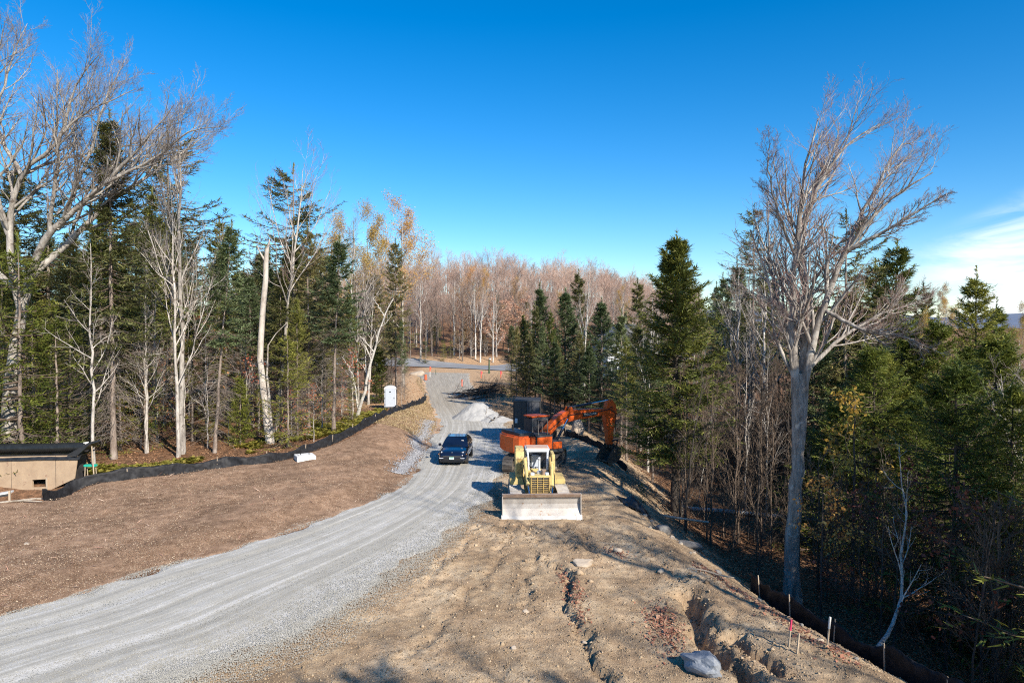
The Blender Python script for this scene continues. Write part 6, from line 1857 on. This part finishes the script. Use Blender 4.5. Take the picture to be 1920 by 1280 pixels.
m = MB(); m.cyl((0, 0, 0), (0, 0, 0.1), 0.34, 0.32, n=18); m.build('base_ring', MT['rubber'], t)
x, y = at(917, 700)
t = thing('street_lamp', "dark lamp post with a small white head beside the street", 'street lamp', (x, y, hgt(x, y)))
m = MB(); m.cyl((0, 0, -0.1), (0, 0, 2.6), 0.16, 0.12, n=10); m.box(-0.2, 0.2, -0.2, 0.2, 0, 0.3); m.build('pole', MT['green_post'], t)
m = MB(); m.cyl((0.15, 0, 2.6), (0.15, 0, 2.85), 0.2, 0.24, n=12); h = m.build('lamp_head', MT['board'], t)
m = MB(); m.cyl((0.15, 0, 2.85), (0.15, 0, 2.95), 0.26, 0.08, n=12); m.build('lamp_cap', MT['black'], h)
# stakes in the near corner of the berm
for px, py, h, mt, lb_ in ((1484, 1240, 0.75, 'pink', "thin stake with a pink painted top on the shaded berm"), (1500, 1252, 0.55, None, "plain thin stake just beside the pink-topped one"),
                           (1557, 1240, 0.80, 'board', "pale-topped wooden stake at the crest by the fence")):
    x, y = at(px, py, -0.1)
    t = thing('survey_stake', lb_, 'stake', (x, y, hgt(x, y)))
    m = MB(); m.box(-0.018, 0.018, -0.018, 0.018, -0.2, h); m.build('post', MT['stake'], t, rot=(0.05, 0.06, 0.3))
    if mt: m = MB(); m.box(-0.021, 0.021, -0.021, 0.021, h * 0.62, h + 0.005); m.build('painted_top', MT[mt], t, rot=(0.05, 0.06, 0.3))

# houses glimpsed between the trees
def house(x, y, w, d, h, label, rz=0.0, z=None):
    t = thing('house', label, 'house', (x, y, (hgt(x, y) if z is None else z) - 0.3), rz)
    m = MB(); m.box(-w / 2, w / 2, -d / 2, d / 2, 0, h); m.build('wall', MT['siding'], t)
    m = MB(); m.prism([(-w / 2 - 0.4, h), (0, h + w * 0.32), (w / 2 + 0.4, h)], -d / 2 - 0.4, d / 2 + 0.4, 'y'); r = m.build('roof', MT['roof'], t)
    m = MB(); m.box(-0.4, 0.4, 0.5, 1.3, h + 1, h + w * 0.32 + 0.9); m.build('chimney', MT['rock_grey'], r)
    for zz in (1.0, 3.6):
        for xx in np.arange(-w / 2 + 1.2, w / 2 - 0.6, 2.2):
            m = MB(); m.box(xx - 0.5, xx + 0.5, -d / 2 - 0.03, -d / 2 - 0.004, zz, zz + 1.4); f = m.build('window', MT['board'], t)
            m = MB(); m.box(xx - 0.42, xx + 0.42, -d / 2 - 0.045, -d / 2 - 0.032, zz + 0.08, zz + 1.32); m.build('pane', MT['glass'], f)


house((1172 - 960) / FPX * 118, 118, 9, 8, 6.0, "white clapboard house glimpsed between the firs and the big full spruce", 0.2, 0.5)
house((770 - 960) / FPX * 232, 232, 11, 9, 6.0, "pale house half hidden in the bare woods beyond the street", -0.3, 3.0)

# ------------------------------------------------------------------ brush, logs, ferns, litter
def branch_pile(x0, y0, n, L, label, seed, spread=2.2):
    g = np.random.RandomState(seed)
    t = thing('brush_pile', label, 'brush pile', (x0, y0, hgt(x0, y0)))
    az = g.normal(0.9, 0.7, n); l = L * g.uniform(0.5, 1.2, n)
    c = g.randn(n, 2) * spread; zc = np.clip(1.3 - 0.4 * np.hypot(c[:, 0], c[:, 1]) / spread * 1.6, 0.1, 1.4) * g.rand(n)
    k = 6; s = np.linspace(-0.5, 0.5, k)
    P = np.stack([c[:, :1] + np.cos(az)[:, None] * l[:, None] * s, c[:, 1:] + np.sin(az)[:, None] * l[:, None] * s, zc[:, None] + 0.08 + 0.2 * g.randn(n, 1) * s + 0.05 * g.randn(n, k)], -1)
    P[..., 2] += height(P[..., 0] + x0, P[..., 1] + y0) - t.location[2]
    R = np.linspace(1, 0.35, k)[None] * g.uniform(0.02, 0.075, n)[:, None]
    pp = Parts(); V, Q = tubes(P, R, 5); pp.quads(V, Q)
    link('branches', pp.mesh('branches', [MT['bark_dark']]), t)
    P2, R2 = grow(g, P, R, 9, 0.1, 1.0, 0.4, 45, 0.02, 4, 0.5, 0.006, 0.15)
    P3_, R3 = grow(g, P2, R2, 4, 0.2, 1.0, 0.5, 40, 0.0, 3, 0.6, 0.006, 0.15)
    pp = Parts(); V, Q = tubes(P2, R2, 3); pp.quads(V, Q); V, Q = tubes(P3_, R3, 3); pp.quads(V, Q)
    link('twigs', pp.mesh('twigs', [MT['twig_brown']]), t)


branch_pile(-1.6, 84, 60, 6.0, "tangled heap of cut dark branches beside the far end of the road", 3, 2.6)
branch_pile(-0.4, 66, 30, 5.0, "smaller heap of cut branches between the gravel pile and the trailer", 4, 1.5)


def log(px, py, z, L, r, az, mt, label, tilt=0.0):
    x, y = at(px, py, z); zz = hgt(x, y)
    P = line([(-L / 2, 0, 0), (-L / 6, 0.06, 0.03), (L / 6, -0.04, 0.02), (L / 2, 0.02, 0)], 10); V, Q = tubes(P, np.linspace(r, r * 0.7, 10)[None], 10)
    q = Parts().quads(V, Q)
    o = link('fallen_log', q.mesh('fallen_log', [MT[mt]], True), None, (x, y, zz + r * 0.8), (0, tilt, az))
    tag(o, label, 'log')


log(1420, 984, -3.5, 9.0, 0.16, -0.35, 'bark_birch', "long pale fallen log on the sunlit leafy floor behind the saplings")
log(1250, 985, -1.8, 4.5, 0.08, -0.5, 'log', "thin fallen pole across the slope below the big spruce")
log(968, 803, 0.2, 3.2, 0.12, 2.4, 'log', "pale cut log sticking out of the branches left of the trailer")
log(1335, 1092, 0.0, 1.6, 0.035, -0.6, 'stake', "slim pale stick lying along the berm's crest")
# leaning birch over the shaded hollow and a bowed dead branch
o = (P3(1645, 1235, 22.5))
stems = [(rel([o, P3(1690, 1150, 23.5), P3(1695, 1060, 24.2), P3(1700, 960, 24.8), P3(1690, 860, 25.2)], o), 0.07, 0.015)]
bare_tree('bowed_birch', 1.0, 61, stems=stems, bark='bark_birch', twig='twig_grey', n1=9, n2=4, n3=3, n4=0, spread=0.3, ang=45, wob=0.03)
TN['bowed_birch'] = 'birch_tree'
plant('bowed_birch', o[0], o[1], 1.0, rz=0, label="bowed thin birch curving up out of the shaded hollow", z=o[2] + 0.05)

# leaf litter, ferns, chips, stones, clods: what nobody could count
def scatter(name, label, X, Y, size, mt, seed, flat=0.35, lift=0.01, aspect=0.5, zf=None, solid=False):
    g = np.random.RandomState(seed); n = len(X)
    Z = height(X, Y) + (0 if zf is None else zf)
    s = size * np.exp(g.normal(0, 0.35, n))[:, None] if np.isscalar(size) else size[:, None]
    c = np.stack([X, Y, Z + lift], 1)
    if solid:                                     # small stones: squashed octahedra
        a = g.rand(n) * 6.283
        u = np.stack([np.cos(a), np.sin(a), 0 * a], 1); v = np.stack([-np.sin(a), np.cos(a), 0 * a], 1); w = np.array([0, 0, 1.0])
        j = lambda: g.uniform(0.7, 1.25, (n, 1))
        V = np.stack([c + u * s * j(), c + v * s * 0.8 * j(), c - u * s * j(), c - v * s * 0.8 * j(), c + w * s * 0.7 * j(), c - w * s * 0.5], 1).reshape(-1, 3)
        k = (np.arange(n) * 6)[:, None]
        Tt = np.concatenate([k + np.array([[i, (i + 1) % 4, 4]]) for i in range(4)] + [k + np.array([[(i + 1) % 4, i, 5]]) for i in range(4)], 0)
        va = np.tile(g.rand(n), 8)
        me = np_mesh(name, V, T=Tt, mats=[MT[mt]], fattr={'var': va})
    else:
        nrm = unit(np.stack([g.randn(n) * flat, g.randn(n) * flat, np.ones(n)], 1))
        r = unit(g.randn(n, 3)); a = unit(np.cross(nrm, r)); b = np.cross(nrm, a)
        V = np.stack([c - a * s * 0.5, c + b * s * aspect * 0.5, c + a * s * 0.5, c - b * s * aspect * 0.5], 1).reshape(-1, 3)
        me = np_mesh(name, V, Q=np.arange(n * 4).reshape(n, 4), mats=[MT[mt]], fattr={'var': g.rand(n)})
    return tag(link(name, me), label, kind='stuff')


def sample(n, xr, D0, D1, ok, seed, p=1.0):
    """random ground points, denser near the viewpoint"""
    g = np.random.RandomState(seed); X = []; Y = []; c = 0
    while c < n:
        k = n * 2
        D = 1 / (1 / D1 ** p + g.rand(k) * (1 / D0 ** p - 1 / D1 ** p)) ** (1 / p)
        x = g.uniform(*xr, k); Xs = (x - 960) / FPX * D
        m = ok(Xs, D, g)
        X.append(Xs[m]); Y.append(D[m]); c += int(m.sum())
        if m.sum() == 0: break
    return np.concatenate(X)[:n], np.concatenate(Y)[:n]


def in_mulch(X, Y, g):
    return (X < edge_x(LE, Y) + 0.5 * fbm(X, Y, 3, 0.8)) & (X > np.interp(Y, _fl[:, 1], _fl[:, 0]) + 0.1)


X, Y = sample(52000, (-60, 960), 18, 66, in_mulch, 31)
scatter('wood_chips', "shredded bark and wood chips strewn over the brown mulch bank", X, Y, 0.045 + 0.0009 * Y, 'chips', 31, 0.4, 0.10, 0.28)
X, Y = sample(14000, (640, 900), 52, 128, in_mulch, 32)
scatter('straw_mulch', "pale straw and chips over the far bank beside the road", X, Y, 0.10 + 0.0008 * Y, 'chips_pale', 32, 0.4, 0.11, 0.3)


X, Y = sample(550, (-60, 900), 18, 66, in_mulch, 42)
scatter('scattered_sticks', "broken sticks and bark strips lying on the brown mulch bank", X, Y, 0.27, 'chips', 42, 0.3, 0.13, 0.07)


def on_road_edge(X, Y, g):
    u = (X - edge_x(LE, Y)) / (edge_x(RE, Y) - edge_x(LE, Y))
    e = np.minimum(np.abs(u), np.abs(1 - u))
    return (u > -0.06) & (u < 1.16) & (g.rand(len(X)) < np.where(u > 1, np.exp(-e / 0.05), np.where(u > 0.5, np.exp(-e / 0.10), np.exp(-e / 0.05))) * 0.85 + 0.04)


X, Y = sample(60000, (-60, 1000), 16.5, 62, on_road_edge, 33)
scatter('loose_stones', "loose crushed stone along the edges of the gravel road", X, Y, 0.008 + 0.0004 * Y, 'stones', 33, lift=0.065, solid=True)
X, Y = sample(5000, (640, 830), 40, 62, lambda X, Y, g: (np.abs(X - edge_x(LE, Y) + 0.5 - 0.6 * fbm(X, Y, 2, 0.3)) < 0.75 * np.abs(g.randn(len(X)) * 0.6) * g.rand(len(X))), 34)
scatter('drain_stones', "grey drainage stone in the swale between mulch and road", X, Y, 0.05 * np.ones(len(X)), 'rubble', 34, lift=0.12, solid=True)


def in_dirt(X, Y, g):
    return (X > edge_x(RE, Y) - 0.3 + 0.6 * g.rand(len(X))) & (X < crest_x(Y) + 4.5)


X, Y = sample(42000, (320, 1700), 16.5, 58, in_dirt, 35)
gq = np.random.RandomState(1)
scatter('dirt_clods', "clods and pebbles lying on the graded dirt", X, Y, (0.010 + 0.0004 * Y) * np.exp(gq.normal(0, 0.45, len(X))), 'clods', 35, lift=0.0, solid=True)
gq = np.random.RandomState(4)
XX_ = []; YY_ = []
for L_ in [SCARP, GULLY, GULLY2] + RUTS:
    P_ = resample(L_, 160); k_ = gq.randint(0, 160, 260)
    XX_.append(P_[k_, 0] + gq.normal(0, 0.32, 260)); YY_.append(P_[k_, 1] + gq.normal(0, 0.32, 260))
XX_ = np.concatenate(XX_); YY_ = np.concatenate(YY_)
scatter('dirt_lumps', "broken lumps of soil along the ruts and cracks of the graded dirt", XX_, YY_, 0.022 * np.exp(gq.normal(0, 0.6, len(XX_))), 'clods', 41, lift=0.01, solid=True)
# red-brown leaves caught in the crack and on the slope
gq = np.random.RandomState(2)
XS = []; YS = []
for a, b, n, w in ((at(1075, 1100), at(1090, 1180), 420, 0.16), (at(1236, 1150), at(1262, 1225), 800, 0.26), (at(1050, 1070), at(1072, 1110), 160, 0.12), (at(1310, 1070), at(1430, 1140), 500, 0.2), (at(1430, 1140), at(1600, 1260), 600, 0.22), (at(1140, 1030), at(1175, 1050), 160, 0.16)):
    s = gq.rand(n); XS.append(a[0] + (b[0] - a[0]) * s + gq.randn(n) * w); YS.append(a[1] + (b[1] - a[1]) * s + gq.randn(n) * w * 1.5)
scatter('fallen_leaves', "reddish fallen leaves caught in the cracks of the dirt", np.concatenate(XS), np.concatenate(YS), 0.075, 'litter_red', 36, 0.5, 0.03, 0.6)


def in_wood(X, Y, g):
    l = X < np.interp(Y, FENCE[:, 1], FENCE[:, 0]) - 0.3
    r = X > crest_x(Y) + 3.0
    return (l & (Y > 36) | r) & (Y < 110)


X, Y = sample(70000, (-100, 2000), 17, 105, in_wood, 37)
scatter('leaf_litter', "brown and orange leaf litter over the forest floor", X, Y, 0.085 + 0.0012 * Y, 'litter', 37, 0.45, 0.03, 0.6)


def fern_zone(X, Y, g):
    d = np.interp(Y, FENCE[:, 1], FENCE[:, 0]) - X
    return (d > 0.5) & (d < 6.5) & (fbm(X, Y, 3, 0.28) > -0.02) & (g.rand(len(X)) < np.exp(-d / 4.0)) & (Y < 66)


X, Y = sample(1500, (150, 720), 38, 64, fern_zone, 38)
g = np.random.RandomState(38); nf = 9
cx = np.repeat(X, nf); cy = np.repeat(Y, nf); az = g.rand(len(cx)) * 6.283
z0 = height(cx, cy); l = g.uniform(0.25, 0.6, len(cx))
d = np.stack([np.cos(az), np.sin(az), g.uniform(0.2, 0.9, len(cx))], 1); d = unit(d)
sd = np.stack([-np.sin(az), np.cos(az), 0 * az], 1); c = np.stack([cx, cy, z0], 1)
mid = c + d * l[:, None] * 0.55; tip = c + d * l[:, None] + np.array([0, 0, -1.0]) * (0.22 * l)[:, None]
V = np.stack([c, mid + sd * 0.09, tip, mid - sd * 0.09], 1).reshape(-1, 3)
tag(link('ferns', np_mesh('ferns', V, Q=np.arange(len(cx) * 4).reshape(-1, 4), mats=[MT['fern']], fattr={'var': g.rand(len(cx))})),
    "yellowed ferns carpeting the edge of the wood behind the black fence", kind='stuff')
